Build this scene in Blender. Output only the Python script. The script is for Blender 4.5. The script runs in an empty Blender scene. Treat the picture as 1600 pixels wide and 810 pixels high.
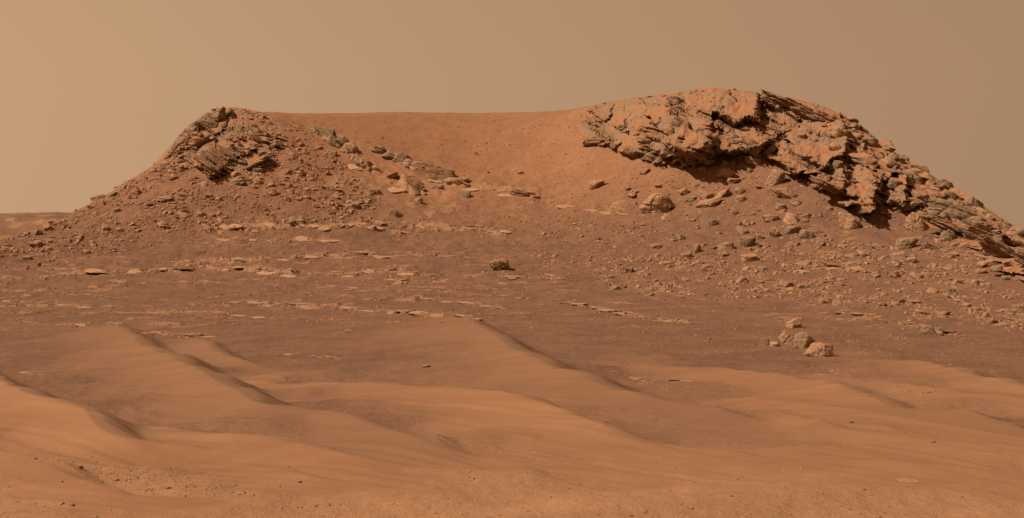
import bpy, math, random
import numpy as np
from mathutils import Matrix, Vector, Euler

# ------------------------------------------------------------------ camera, sky, sun, exposure
SC = bpy.context.scene
COL = SC.collection
F = 2198.0            # focal length in photograph pixels (1600 wide, about 40 degrees)
VH = 340.0            # photograph row of the eye level
U0 = 800.0
cam_d = bpy.data.cameras.new("camera")
cam = bpy.data.objects.new("camera", cam_d)
COL.objects.link(cam)
cam_d.sensor_fit = 'HORIZONTAL'
cam_d.sensor_width = 36.0
cam_d.lens = 36.0 * F / 1600.0
cam_d.shift_y = (VH - 405.0) / 1600.0
cam_d.clip_start = 0.5
cam_d.clip_end = 20000.0
cam.location = (0, 0, 0)
cam.rotation_euler = (math.radians(90), 0, 0)
SC.camera = cam

SUN_EL = math.radians(47)
SUN_AZ = math.radians(-114)          # from +Y, clockwise: sun on the left and a little behind the camera
S_DIR = Vector((math.sin(SUN_AZ) * math.cos(SUN_EL), math.cos(SUN_AZ) * math.cos(SUN_EL), math.sin(SUN_EL)))
sun_d = bpy.data.lights.new("sun", 'SUN')
sun_d.energy = 5.0
sun_d.angle = math.radians(0.5)
sun_d.color = (1.0, 0.95, 0.88)
sun = bpy.data.objects.new("sun", sun_d)
COL.objects.link(sun)
sun.rotation_euler = S_DIR.to_track_quat('Z', 'Y').to_euler()
sun.location = S_DIR * 300

W = bpy.data.worlds.new("World")
SC.world = W
W.use_nodes = True
wn, wl = W.node_tree.nodes, W.node_tree.links
wn.clear()
w_out = wn.new('ShaderNodeOutputWorld')
w_bg = wn.new('ShaderNodeBackground')
w_sky = wn.new('ShaderNodeTexSky')
w_sky.sky_type = 'NISHITA'
w_sky.sun_disc = False
w_sky.sun_elevation = SUN_EL
w_sky.sun_rotation = SUN_AZ
w_sky.air_density = 1.0
w_sky.dust_density = 6.0
w_sky.ozone_density = 0.0
# suspended iron dust: the sky keeps its brightness but takes the butterscotch hue of the dust,
# and is brighter towards the sun (forward scattering)
w_bw = wn.new('ShaderNodeRGBToBW')
wl.new(w_sky.outputs[0], w_bw.inputs[0])
w_geo = wn.new('ShaderNodeTexCoord')
w_dot = wn.new('ShaderNodeVectorMath'); w_dot.operation = 'DOT_PRODUCT'
w_dot.inputs[1].default_value = Vector((S_DIR.x, S_DIR.y, 0)).normalized()
wl.new(w_geo.outputs['Generated'], w_dot.inputs[0])
w_map = wn.new('ShaderNodeMapRange')
w_map.inputs['From Min'].default_value = -1.0
w_map.inputs['From Max'].default_value = 1.0
w_map.inputs['To Min'].default_value = 0.39
w_map.inputs['To Max'].default_value = 1.04
wl.new(w_dot.outputs['Value'], w_map.inputs['Value'])
w_pow = wn.new('ShaderNodeMath'); w_pow.operation = 'POWER'; w_pow.inputs[1].default_value = 0.006
wl.new(w_bw.outputs[0], w_pow.inputs[0])
w_mul = wn.new('ShaderNodeMath'); w_mul.operation = 'MULTIPLY'
wl.new(w_pow.outputs[0], w_mul.inputs[0])
wl.new(w_map.outputs[0], w_mul.inputs[1])
w_col = wn.new('ShaderNodeVectorMath'); w_col.operation = 'SCALE'
w_col.inputs[0].default_value = (6.28, 3.77, 2.12)
wl.new(w_mul.outputs[0], w_col.inputs['Scale'])
# thinner dust overhead than along the horizon
w_sep = wn.new('ShaderNodeSeparateXYZ'); wl.new(w_geo.outputs['Generated'], w_sep.inputs[0])
w_zen = wn.new('ShaderNodeMapRange')
w_zen.inputs['From Min'].default_value = 0.1; w_zen.inputs['From Max'].default_value = 1.0
w_zen.inputs['To Min'].default_value = 1.0; w_zen.inputs['To Max'].default_value = 0.5
wl.new(w_sep.outputs['Z'], w_zen.inputs['Value'])
w_fin = wn.new('ShaderNodeVectorMath'); w_fin.operation = 'SCALE'
wl.new(w_col.outputs[0], w_fin.inputs[0]); wl.new(w_zen.outputs[0], w_fin.inputs['Scale'])
wl.new(w_fin.outputs[0], w_bg.inputs['Color'])
w_bg.inputs['Strength'].default_value = 0.1
wl.new(w_bg.outputs[0], w_out.inputs['Surface'])

SC.view_settings.view_transform = 'Standard'
SC.view_settings.look = 'None'
SC.view_settings.exposure = 0.35
SC.view_settings.gamma = 1.0
SC.render.engine = 'CYCLES'
SC.cycles.max_bounces = 4
SC.cycles.diffuse_bounces = 2

RNG = np.random.default_rng(7)

# ------------------------------------------------------------------ noise
_perm = np.random.default_rng(3).permutation(512).astype(np.int32)
_rv = np.random.default_rng(4).uniform(-1, 1, 512).astype(np.float32)
_ga = np.random.default_rng(5).uniform(0, 2 * np.pi, 512).astype(np.float32)
_gx, _gy = np.cos(_ga), np.sin(_ga)


def _h(i, j, k=0):
    return _perm[(_perm[(_perm[i & 511] + j) & 511] + k) & 511]


def n2(x, y, seed=0):
    """gradient noise, about -1..1"""
    x = np.asarray(x, np.float32); y = np.asarray(y, np.float32)
    xi = np.floor(x).astype(np.int32); yi = np.floor(y).astype(np.int32)
    xf = x - xi; yf = y - yi
    u = xf * xf * xf * (xf * (xf * 6 - 15) + 10); v = yf * yf * yf * (yf * (yf * 6 - 15) + 10)

    def g(dx, dy):
        h = _h(xi + dx, yi + dy, seed)
        return _gx[h] * (xf - dx) + _gy[h] * (yf - dy)
    a = g(0, 0); b = g(1, 0); c = g(0, 1); d = g(1, 1)
    return 1.5 * ((a * (1 - u) + b * u) * (1 - v) + (c * (1 - u) + d * u) * v)


def fbm2(x, y, octs=4, seed=0, gain=0.5):
    s = 0; a = 1.0
    for o in range(octs):
        s = s + a * n2(x * 2 ** o + 17.3 * o, y * 2 ** o - 9.1 * o, seed + o * 7)
        a *= gain
    return s


def n3(p, seed=0):
    """value noise in 3-D, -1..1"""
    p = np.asarray(p, np.float32)
    pi = np.floor(p).astype(np.int32); f = p - pi
    f = f * f * (3 - 2 * f)
    x, y, z = pi[:, 0], pi[:, 1], pi[:, 2]
    fx, fy, fz = f[:, 0], f[:, 1], f[:, 2]
    r = 0
    for dx in (0, 1):
        for dy in (0, 1):
            for dz in (0, 1):
                w = (fx if dx else 1 - fx) * (fy if dy else 1 - fy) * (fz if dz else 1 - fz)
                r = r + w * _rv[_h(x + dx, y + dy, z + dz + seed * 13)]
    return r


def fbm3(p, octs=3, seed=0, gain=0.5):
    s = 0; a = 1.0
    for o in range(octs):
        s = s + a * n3(p * 2 ** o + 5.7 * o, seed + o)
        a *= gain
    return s


def sstep(a, b, x):
    t = np.clip((x - a) / (b - a), 0, 1)
    return t * t * (3 - 2 * t)


# ------------------------------------------------------------------ the survey of the place
def W3(u, v, d):
    return ((u - U0) / F * d, d, (VH - v) / F * d)


CTRL = []
def cp(*pts):
    for u, v, d in pts:
        CTRL.append(W3(u, v, d))


for y in (12, 22, 34, 48, 62, 76):
    for t in (-1.0, -0.6, -0.36, -0.18, 0.0, 0.18, 0.36, 0.6, 1.0):
        CTRL.append((t * y, y, -6.5))
for t in (-0.36, -0.2, -0.05, 0.1, 0.25, 0.36):
    CTRL.append((t * 90, 90, -6.45 if t < 0.2 else -6.1))
for r in [(-200, 106), (100, 105), (400, 105), (700, 104), (1000, 103), (1300, 100), (1600, 97), (1800, 95)]:
    cp((r[0], 470, r[1]))
for r in [(-200, 119), (100, 121), (400, 121), (700, 121), (1000, 119), (1300, 112), (1600, 106), (1800, 103)]:
    cp((r[0], 430, r[1]))
for r in [(30, 131), (300, 132), (600, 133), (900, 131), (1200, 124), (1500, 117), (1700, 113)]:
    cp((r[0], 400, r[1]))
cp((110, 350, 143), (300, 350, 142), (600, 350, 146), (900, 350, 146), (1100, 350, 139), (1300, 350, 133), (1480, 350, 131),
   (200, 300, 151), (300, 300, 149), (500, 300, 152), (700, 300, 158), (900, 300, 158), (1050, 300, 149.5), (1250, 300, 141.5), (1400, 300, 139),
   (290, 250, 157), (400, 250, 157), (550, 250, 163), (700, 250, 169), (850, 250, 168), (960, 250, 161), (1090, 258, 152.5), (1250, 250, 149), (1370, 245, 149),
   (320, 200, 164), (420, 200, 165), (550, 200, 173), (700, 200, 180), (850, 200, 178), (930, 200, 171), (1000, 190, 166), (1100, 190, 161), (1250, 195, 157))
CREST = [(-400, 445, 112), (-250, 420, 120), (-100, 398, 130), (0, 375, 139), (60, 357, 145), (130, 325, 151), (200, 281, 156.5), (268, 236, 162), (300, 192, 166), (345, 169, 170),
         (400, 175, 172), (450, 178, 176), (550, 177, 183), (650, 176, 187), (750, 178, 188), (850, 175, 186), (920, 167, 180), (980, 158, 174),
         (1050, 147, 170), (1095, 139, 168), (1160, 141, 166), (1210, 150, 164), (1270, 163, 161), (1330, 188, 158), (1390, 233, 155),
         (1450, 273, 151), (1520, 313, 147), (1600, 368, 142), (1700, 412, 135), (1850, 450, 120)]
for i, (u, v, d) in enumerate(CREST):
    x, y, z = W3(u, v, d)
    CTRL.append((x, y, z))
    if 9 <= i <= 18:       # the mesa top runs level behind the rim
        CTRL.append((x * 1.06, y + 14, z - 0.6)); CTRL.append((x * 1.2, y + 45, z - 6))
    else:
        CTRL.append((x * 1.08, y + 11, z - 2.5 - 0.10 * (z + 6.5))); CTRL.append((x * 1.22, y + 34, max(-6.6, z - 9)))
for t in (-1.0, -0.5, -0.2, 0.0, 0.2, 0.5, 1.0):
    CTRL.append((t * 300, 300, -6.6)); CTRL.append((t * 400, 400, -6.6))
for t, y in ((-0.5, 120), (-0.6, 160), (-0.5, 200), (0.55, 120), (0.6, 160), (0.6, 210), (-1, 110), (1, 110), (-1, 180), (1, 180)):
    CTRL.append((t * y, y, -6.6))
CTRL = np.array(CTRL, np.float64)


class TPS:
    def __init__(self, P, lam=0.02):
        self.X = P[:, :2] / 50.0
        n = len(P)
        K = self.k(self.X, self.X) + lam * np.eye(n) * 0.02
        A = np.zeros((n + 3, n + 3))
        A[:n, :n] = K; A[:n, n] = 1; A[:n, n + 1:] = self.X
        A[n, :n] = 1; A[n + 1:, :n] = self.X.T
        b = np.zeros(n + 3); b[:n] = P[:, 2]
        self.w = np.linalg.solve(A, b)

    @staticmethod
    def k(a, b):
        r2 = (a[:, None, 0] - b[None, :, 0]) ** 2 + (a[:, None, 1] - b[None, :, 1]) ** 2
        return 0.5 * r2 * np.log(r2 + 1e-12)

    def __call__(self, x, y):
        sh = x.shape
        q = np.stack([x.ravel(), y.ravel()], 1) / 50.0
        out = np.empty(len(q))
        n = len(self.X)
        Xf = self.X.astype(np.float32); wf = self.w[:n].astype(np.float32)
        for s in range(0, len(q), 20000):
            c = q[s:s + 20000]
            out[s:s + 20000] = self.k(c.astype(np.float32), Xf) @ wf + self.w[n] + c @ self.w[n + 1:]
        return out.reshape(sh)


tps = TPS(CTRL)

# fan-shaped ground sheet: fine where the view is, coarse elsewhere
prof_v = np.array([860, 810, 700, 600, 550, 500, 470, 450, 425, 400, 350, 300, 250, 200, 175], float)
prof_d = np.array([27.5, 30.4, 39.7, 55, 68, 88, 103, 112, 122, 132, 144, 154, 164, 178, 190], float)
v_rows = np.arange(860, 175, -1.12)
Yr = np.interp(-v_rows, -prof_v, prof_d)
Yr = np.concatenate([np.linspace(4, 27, 14), Yr, np.linspace(190.6, 235, 50), np.linspace(240, 520, 24)])
Tc = np.concatenate([np.linspace(-1.1, -0.43, 26), np.linspace(-0.42, -0.246, 166), np.linspace(-0.245, -0.155, 150)[:-1], np.linspace(-0.155, 0.040, 186)[:-1],
                     np.linspace(0.040, 0.385, 560), np.linspace(0.3865, 0.42, 24), np.linspace(0.43, 1.1, 26)])
NR, NC = len(Yr), len(Tc)
TT, YY = np.meshgrid(Tc, Yr)
XX = TT * YY
# coarse evaluation of the smooth survey surface, then linear refinement
ci = np.unique(np.concatenate([np.arange(0, NC, 4), [NC - 1]])); ri = np.unique(np.concatenate([np.arange(0, NR, 3), [NR - 1]]))
Zc = tps(XX[np.ix_(ri, ci)], YY[np.ix_(ri, ci)])
tmp = np.stack([np.interp(Tc, Tc[ci], Zc[i]) for i in range(len(ri))])
ZZ = np.stack([np.interp(Yr, Yr[ri], tmp[:, j]) for j in range(NC)], 1)
fade = sstep(0.44, 0.9, np.abs(TT)) + sstep(250, 330, YY)
ZZ = np.where(fade > 0, ZZ * (1 - np.clip(fade, 0, 1)) + -6.6 * np.clip(fade, 0, 1), ZZ)
ZZ = np.maximum(ZZ, -7.2)


YA = np.broadcast_to(Yr[:, None], XX.shape)


def grid_hit(u, v, Z):
    """first ground point seen at photograph pixel (u, v) -> (x, y, z) or None"""
    t = (u - U0) / F
    j = np.clip(np.searchsorted(Tc, t) - 1, 0, NC - 2)
    a = (t - Tc[j]) / (Tc[j + 1] - Tc[j])
    z = Z[:, j] * (1 - a) + Z[:, j + 1] * a
    yr = YA[:, j] * (1 - a) + YA[:, j + 1] * a
    vc = VH - F * z / yr
    ok = np.nonzero(vc <= v)[0]
    ok = ok[ok > 14]
    if len(ok) == 0:
        return None
    i = ok[0]
    if i == 0:
        return None
    b = (vc[i - 1] - v) / max(1e-9, vc[i - 1] - vc[i])
    b = min(max(b, 0), 1)
    y = yr[i - 1] * (1 - b) + yr[i] * b
    return np.array([t * y, y, z[i - 1] * (1 - b) + z[i] * b])


def ground_z(x, y, Z):
    t = x / y
    j = np.clip(np.searchsorted(Tc, t) - 1, 0, NC - 2); i = np.clip(np.searchsorted(Yr, y) - 1, 0, NR - 2)
    a = (t - Tc[j]) / (Tc[j + 1] - Tc[j]); b = (y - Yr[i]) / (Yr[i + 1] - Yr[i])
    return (Z[i, j] * (1 - a) + Z[i, j + 1] * a) * (1 - b) + (Z[i + 1, j] * (1 - a) + Z[i + 1, j + 1] * a) * b


def poly_dist(X, Y, pts, vals):
    """distance to a polyline, side (>0 = right of its direction), interpolated value, run along it"""
    best = np.full(X.shape, 1e9, np.float32); side = np.zeros(X.shape, np.float32)
    val = np.zeros(X.shape, np.float32); run = np.zeros(X.shape, np.float32); wsum = np.zeros(X.shape, np.float32)
    L = 0.0
    for (ax, ay), (bx, by), va, vb in zip(pts[:-1], pts[1:], vals[:-1], vals[1:]):
        dx, dy = bx - ax, by - ay
        l2 = dx * dx + dy * dy; l = math.sqrt(l2)
        t = np.clip(((X - ax) * dx + (Y - ay) * dy) / l2, 0, 1)
        ex = X - ax - t * dx; ey = Y - ay - t * dy
        d = np.sqrt(ex * ex + ey * ey)
        m = d < best
        best = np.where(m, d, best)
        side = np.where(m, dy * (X - ax) - dx * (Y - ay), side)
        w = l / (d * d + 0.04) ** 1.5
        val += w * (va + (vb - va) * t); wsum += w
        run = np.where(m, L + t * l, run)
        L += l
    return best, side, val / wsum, run


def smooth_line(pts, n=6):
    """Catmull-Rom through the points"""
    P = [np.array(p, float) for p in pts]
    P = [2 * P[0] - P[1]] + P + [2 * P[-1] - P[-2]]
    out = []
    for i in range(1, len(P) - 2):
        for k in range(n):
            t = k / n
            out.append(0.5 * (2 * P[i] + (P[i + 1] - P[i - 1]) * t + (2 * P[i - 1] - 5 * P[i] + 4 * P[i + 1] - P[i + 2]) * t * t
                              + (3 * P[i] - P[i - 1] - 3 * P[i + 1] + P[i + 2]) * t ** 3))
    out.append(P[-2])
    return np.array(out)


# ---- dunes: crest lines in the photograph, crest height above the plain, gentle-side width, lee width
DUNES = [
    ([(172, 508), (192, 514), (217, 536), (245, 549), (285, 566), (312, 579), (331, 593), (380, 617), (417, 631), (480, 637), (550, 650), (600, 668), (650, 688), (700, 703), (790, 722)],
     [0.0, 0.4, 0.7, 0.9, 1.0, 1.05, 1.05, 1.0, 0.9, 0.85, 0.8, 0.65, 0.5, 0.35, 0.0], 3.6, 3.0),
    ([(300, 528), (320, 533), (337, 549), (353, 557), (394, 568), (450, 578)], [0.0, 0.3, 0.45, 0.45, 0.3, 0.0], 2.4, 1.6),
    ([(-60, 570), (0, 597), (37, 613), (82, 625), (125, 640), (142, 654), (159, 668), (199, 685), (256, 696), (327, 711), (380, 722)],
     [0.8, 0.95, 1.0, 1.0, 0.95, 0.9, 0.85, 0.65, 0.4, 0.2, 0.0], 3.6, 2.6),
    ([(225, 672), (247, 675), (312, 675), (355, 678), (400, 681), (457, 691), (514, 705), (570, 716), (613, 725), (655, 739)],
     [0.0, 0.3, 0.5, 0.55, 0.6, 0.55, 0.45, 0.35, 0.2, 0.0], 3.2, 1.6),
    ([(470, 596), (510, 597), (570, 598), (641, 601), (726, 604), (769, 608), (800, 615), (857, 630), (900, 645), (956, 674), (1036, 694), (1135, 706), (1210, 718)],
     [0.0, 0.3, 0.5, 0.7, 0.85, 0.9, 0.95, 0.95, 0.9, 0.7, 0.45, 0.25, 0.0], 5.0, 2.4),
    ([(718, 496), (735, 502), (750, 511), (775, 525), (800, 543), (830, 558), (862, 572), (900, 583), (942, 600), (985, 614), (1055, 630), (1140, 648), (1250, 668)],
     [0.0, 0.6, 0.9, 1.05, 1.1, 1.1, 1.05, 0.95, 0.8, 0.65, 0.45, 0.3, 0.0], 5.2, 3.0),
    ([(-60, 690), (0, 706), (43, 716), (85, 733), (128, 750), (185, 772), (230, 785)], [0.6, 0.6, 0.55, 0.5, 0.4, 0.25, 0.0], 2.6, 1.5),
    ([(1110, 572), (1200, 585), (1285, 597), (1342, 612), (1393, 635), (1455, 641), (1600, 668), (1700, 690)], [0.0, 0.3, 0.45, 0.5, 0.45, 0.4, 0.3, 0.0], 5.0, 2.4),
    ([(1360, 597), (1410, 600), (1455, 605), (1540, 614), (1620, 624), (1700, 640)], [0.0, 0.25, 0.35, 0.4, 0.35, 0.2], 4.0, 2.5),
    ([(1425, 562), (1475, 573), (1530, 588), (1610, 606), (1700, 622)], [0.0, 0.35, 0.45, 0.4, 0.2], 4.0, 2.2),
    ([(1150, 620), (1200, 626), (1313, 640), (1427, 656), (1600, 680), (1700, 700)], [0.0, 0.2, 0.3, 0.3, 0.25, 0.1], 3.0, 2.0),
    ([(1190, 645), (1260, 660), (1313, 672), (1400, 680), (1500, 693), (1640, 712)], [0.0, 0.2, 0.28, 0.25, 0.15, 0.0], 2.4, 1.6),
    ([(1290, 726), (1350, 720), (1400, 718), (1470, 724), (1570, 733), (1650, 742)], [0.0, 0.2, 0.28, 0.25, 0.15, 0.0], 2.2, 1.5),
    ([(870, 705), (930, 709), (990, 713), (1010, 722)], [0.05, 0.2, 0.2, 0.0], 1.8, 0.9),
    ([(500, 752), (542, 747), (576, 746), (620, 754), (700, 764)], [0.0, 0.15, 0.2, 0.12, 0.0], 1.6, 1.2),
    ([(390, 728), (440, 737), (500, 748), (600, 760)], [0.15, 0.22, 0.2, 0.0], 1.8, 1.0),
    ([(60, 775), (120, 772), (200, 776), (320, 786), (420, 795)], [0.0, 0.16, 0.18, 0.12, 0.0], 1.5, 1.1),
    ([(1230, 745), (1330, 741), (1430, 744), (1560, 756)], [0.0, 0.14, 0.14, 0.0], 1.4, 1.1),
    ([(815, 699), (880, 698), (945, 690), (965, 684)], [0.0, 0.2, 0.2, 0.0], 1.6, 0.9),
    ([(1000, 690), (1120, 700), (1240, 704), (1400, 700), (1560, 708), (1700, 716)], [0.0, 0.15, 0.18, 0.15, 0.12, 0.0], 2.2, 1.5),
    ([(640, 700), (740, 712), (840, 722), (1000, 728), (1120, 730)], [0.0, 0.15, 0.18, 0.12, 0.0], 2.0, 1.2),
    ([(800, 742), (860, 735), (930, 738), (1050, 748), (1180, 752)], [0.0, 0.14, 0.16, 0.12, 0.0], 1.6, 1.2),
]
near = (YY < 112) & (np.abs(TT) < 0.5)
rr = np.nonzero(near.any(1))[0]; r1 = rr.max() + 1
Xn, Yn = XX[:r1], YY[:r1]
Zbase = ZZ.copy()
acc = np.zeros(Xn.shape, np.float32)
stripe = np.zeros(Xn.shape, np.float32)
lee_shade = np.zeros(Xn.shape, np.float32)
tone_s = np.full(Xn.shape, 1e-6, np.float32); tone_w = np.full(Xn.shape, 1e-6, np.float32)
sandm = np.zeros(Xn.shape, np.float32)
TONE = {0: .40, 1: .4, 2: 1.0, 5: .42}
wob = 0.35 * n2(Xn * 0.25, Yn * 0.12, 11)
for k, (px, hs, ws, wlee) in enumerate(DUNES):
    pts = []
    hs = [0.76 * h for h in hs]
    for (u, v), h in zip(px, hs):
        q = grid_hit(u, v, Zbase + h)
        pts.append((q[0], q[1], h))
    P = smooth_line(pts, 5)
    sub = (Yn > P[:, 1].min() - 25) & (Yn < P[:, 1].max() + 25)
    rs = np.nonzero(sub.any(1))[0]; a0, a1 = rs.min(), rs.max() + 1
    d, s, h, run = poly_dist(Xn[a0:a1] + wob[a0:a1] * 0.5, Yn[a0:a1], P[:, :2], np.clip(P[:, 2], 0, 9))
    st = np.exp(-(d / (0.62 * ws)) ** 1.15)
    wl_ = 0.9 * wlee * (0.35 + 0.65 * h / max(hs))
    q = np.clip(1 - d / np.maximum(wl_, 0.05), 0, 1)
    le = q * q * q * (q * (6 * q - 15) + 10) * 0.5 + q * q * (3 - 2 * q) * 0.5
    # rounded brink
    g = np.where(s > 0, st, le)
    c = h * g
    acc[a0:a1] = (acc[a0:a1] ** 5 + c ** 5) ** 0.2
    sm = np.where(s > 0, np.exp(-(d / (1.0 * ws)) ** 1.3), np.clip(1 - d / np.maximum(0.55 * wl_, .05), 0, 1)) * np.clip(h / 0.10, 0, 1)
    sandm[a0:a1] = np.maximum(sandm[a0:a1], sm)
    tone_s[a0:a1] += c ** 3 * TONE.get(k, .85); tone_w[a0:a1] += c ** 3
    stripe[a0:a1] = np.where(c > 0.6 * acc[a0:a1], run, stripe[a0:a1])
    lee_shade[a0:a1] = np.maximum(lee_shade[a0:a1], np.where((s <= 0), sstep(0.0, 0.35, q) * np.clip(h, 0, 0.5) * 2, 0))  # mask for the shade painted on the slopes turned from the sun
edge = (1 - sstep(0.4, 0.5, np.abs(TT[:r1])))
acc *= edge
ZZ[:r1] += acc
sand = np.zeros(ZZ.shape, np.float32)
sandn = fbm2(Xn * 0.22, Yn * 0.10, 3, 21)
sand[:r1] = np.clip(sstep(0.16, 0.95, sandm + 0.24 * sandn + 0.10 * n2(Xn * 1.1, Yn * .5, 23)) * edge, 0, 1)
TON = np.ones(ZZ.shape, np.float32); TON[:r1] = tone_s / tone_w
LEE_SHADE = np.zeros(ZZ.shape, np.float32); LEE_SHADE[:r1] = lee_shade

# wind streaks and ripples on the sand
warp = n2(XX * 0.08, YY * 0.05, 5) * 6
rip = n2(XX * 0.09 + 3, (YY + warp) * 0.62, 31) * 0.6 + n2(XX * 0.2, (YY + warp * 1.3) * 1.7, 33) * 0.28
rip_m = sstep(0.15, 0.5, sand) * (YY < 100)
ZZ += 0.030 * n2(XX * 0.16 + YY * .05, YY * 2.3 + XX * 1.5 + warp * 1.2, 35) * rip_m * (YY < 80)
swell = (YY < 60) * (np.abs(TT) < .45)
ZZ += swell * (0.30 * n2(XX * 0.13 + YY * 0.05, YY * 0.34 - XX * 0.04, 37) + 0.10 * n2(XX * 0.3, YY * 0.9 - XX * .1, 38)) * (1 - 0.7 * sand)
ZZ += rip * 0.10 * rip_m * np.clip(YY / 70, 0.3, 1)
STRK = rip

# ---- hillside relief
hill = sstep(95, 128, YY) * (1 - sstep(215, 260, YY))
bowl_m = sstep(160, 172, YY) * (np.abs(TT + 0.06) < 0.14)
ZZ += hill * (1 - 0.65 * bowl_m) * (0.22 * fbm2(XX * 0.16, YY * 0.16, 3, 41) + 0.10 * fbm2(XX * 0.7, YY * 0.7, 3, 45))
soil = (1 - sand) * (YY < 150)
ZZ += soil * 0.025 * fbm2(XX * 1.3, YY * 0.9, 2, 47) + soil * 0.05 * fbm2(XX * 0.25, YY * 0.16, 2, 49) * (YY < 100)


def region(polys, soft=18.0):
    """0..1 inside outlines given in the photograph, as a field over the ground"""
    UU = U0 + F * TT
    VV = VH - F * Zbase / YY
    out = np.zeros(ZZ.shape, np.float32)
    w = soft * (n2(XX * 0.3, YY * 0.3, 61) + 0.6 * n2(XX * 0.9, YY * 0.9, 63))
    for poly in polys:
        P = np.array(poly, float)
        ins = np.zeros(ZZ.shape, bool); best = np.full(ZZ.shape, 1e9, np.float32)
        for (ax, ay), (bx, by) in zip(P, np.roll(P, -1, 0)):
            c = ((ay > VV) != (by > VV))
            with np.errstate(divide='ignore', invalid='ignore'):
                ins ^= c & (UU < (bx - ax) * (VV - ay) / (by - ay + 1e-9) + ax)
            dx, dy = bx - ax, by - ay
            t = np.clip(((UU - ax) * dx + (VV - ay) * dy) / (dx * dx + dy * dy), 0, 1)
            best = np.minimum(best, np.hypot(UU - ax - t * dx, VV - ay - t * dy))
        sd = np.where(ins, best, -best) + w
        out = np.maximum(out, sstep(-soft * 0.4, soft * 0.6, sd))
    return out * (YY < 215) * (YY > 85)


CRAG_R = [(895, 185), (980, 152), (1060, 128), (1160, 120), (1280, 145), (1400, 225), (1480, 275), (1640, 380), (1640, 440), (1540, 405), (1470, 365), (1420, 330),
          (1390, 320), (1350, 325), (1300, 298), (1235, 260), (1190, 235), (1120, 265), (1075, 262), (1000, 240), (940, 225)]
CRAG_L = [(262, 245), (290, 190), (345, 155), (400, 172), (440, 200), (450, 225), (410, 262), (350, 278), (300, 268)]
MIDR = [(488, 195), (540, 208), (590, 235), (680, 262), (735, 285), (740, 305), (690, 315), (630, 310), (585, 275), (535, 245), (500, 215)]
crag = region([CRAG_R, CRAG_L])
midr = region([MIDR], 10)
tanpatch = region([[(400, 245), (520, 250), (640, 300), (740, 290), (840, 300), (860, 318), (700, 345), (560, 330), (440, 310)],
                   [(900, 310), (960, 315), (960, 335), (900, 330)], [(1080, 540), (1300, 470), (1560, 530), (1500, 540), (1320, 505)]], 26)
# the bedrock crags: broad dusty backs that end in lips, faces and overhangs.  Each line follows the foot of a
# block (block on the upper-left side), with its relief in metres, the run of its back and of its face in photograph pixels
FACES_R = [
    ([(1040, 214), (1048, 224), (1064, 231), (1080, 234), (1100, 228), (1110, 214), (1112, 204)], 9.2, 58, 31),
    ([(1112, 230), (1130, 236), (1152, 232), (1185, 227), (1204, 217)], 5.0, 28, 11),
    ([(1100, 176), (1122, 176), (1142, 189), (1166, 187), (1180, 182), (1184, 162), (1181, 146)], 4.4, 48, 8),
    ([(912, 227), (934, 229), (955, 220)], 0.9, 13, 3), ([(956, 225), (970, 238), (990, 238), (1012, 237)], 1.6, 40, 5),
    ([(1005, 245), (1022, 251), (1045, 259), (1066, 264)], 1.5, 15, 3), ([(1020, 231), (1031, 227), (1043, 216), (1047, 204)], 1.9, 22, 4),
    ([(1048, 175), (1058, 174), (1065, 168)], 1.3, 12, 3), ([(1043, 164), (1056, 162), (1063, 155)], 1.4, 13, 3), ([(936, 189), (946, 187), (954, 176)], 1.2, 12, 2.5),
    ([(980, 206), (999, 206)], 1.0, 10, 2.5), ([(1026, 194), (1037, 188)], 0.9, 9, 2), ([(1082, 143), (1091, 142), (1096, 135)], 0.8, 8, 2), ([(960, 197), (976, 199), (980, 192)], 1.0, 11, 2.5),
    ([(1186, 150), (1203, 155), (1228, 173), (1248, 190)], 1.6, 14, 3.5), ([(1216, 168), (1240, 178), (1262, 186)], 1.2, 9, 3),
    ([(1158, 234), (1193, 223), (1222, 210)], 2.0, 26, 5), ([(1190, 237), (1215, 221)], 1.1, 8, 3), ([(1185, 205), (1205, 208), (1218, 196)], 1.3, 18, 4),
    ([(1240, 230), (1262, 249), (1279, 259), (1297, 249), (1313, 240), (1318, 226), (1317, 212)], 5.6, 40, 14),
    ([(1200, 242), (1235, 263), (1268, 277), (1300, 296), (1311, 294), (1313, 272), (1313, 248)], 5.0, 26, 13),
    ([(1314, 288), (1326, 316), (1350, 328), (1356, 302), (1358, 276), (1352, 257)], 6.6, 34, 22),
    ([(1352, 262), (1374, 278), (1386, 270), (1393, 252), (1386, 240)], 4.0, 15, 10), ([(1386, 304), (1400, 317), (1406, 302), (1408, 278), (1402, 264)], 4.6, 15, 15),
    ([(1449, 331), (1471, 350), (1498, 362), (1531, 355), (1525, 338)], 3.6, 34, 6), ([(1476, 318), (1490, 332), (1500, 344), (1512, 352)], 0.7, 12, 2.5),
    ([(1500, 376), (1528, 395), (1557, 410), (1592, 427), (1640, 446)], 4.6, 44, 20), ([(1540, 382), (1567, 392), (1600, 386)], 1.5, 18, 5),
    ([(1408, 325), (1430, 320), (1442, 323)], 1.0, 12, 3), ([(1320, 232), (1342, 240), (1350, 230)], 1.4, 20, 4), ([(1270, 206), (1292, 214), (1304, 206)], 1.2, 18, 4), ([(1425, 300), (1450, 312), (1470, 306)], 1.3, 20, 4),
]
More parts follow.
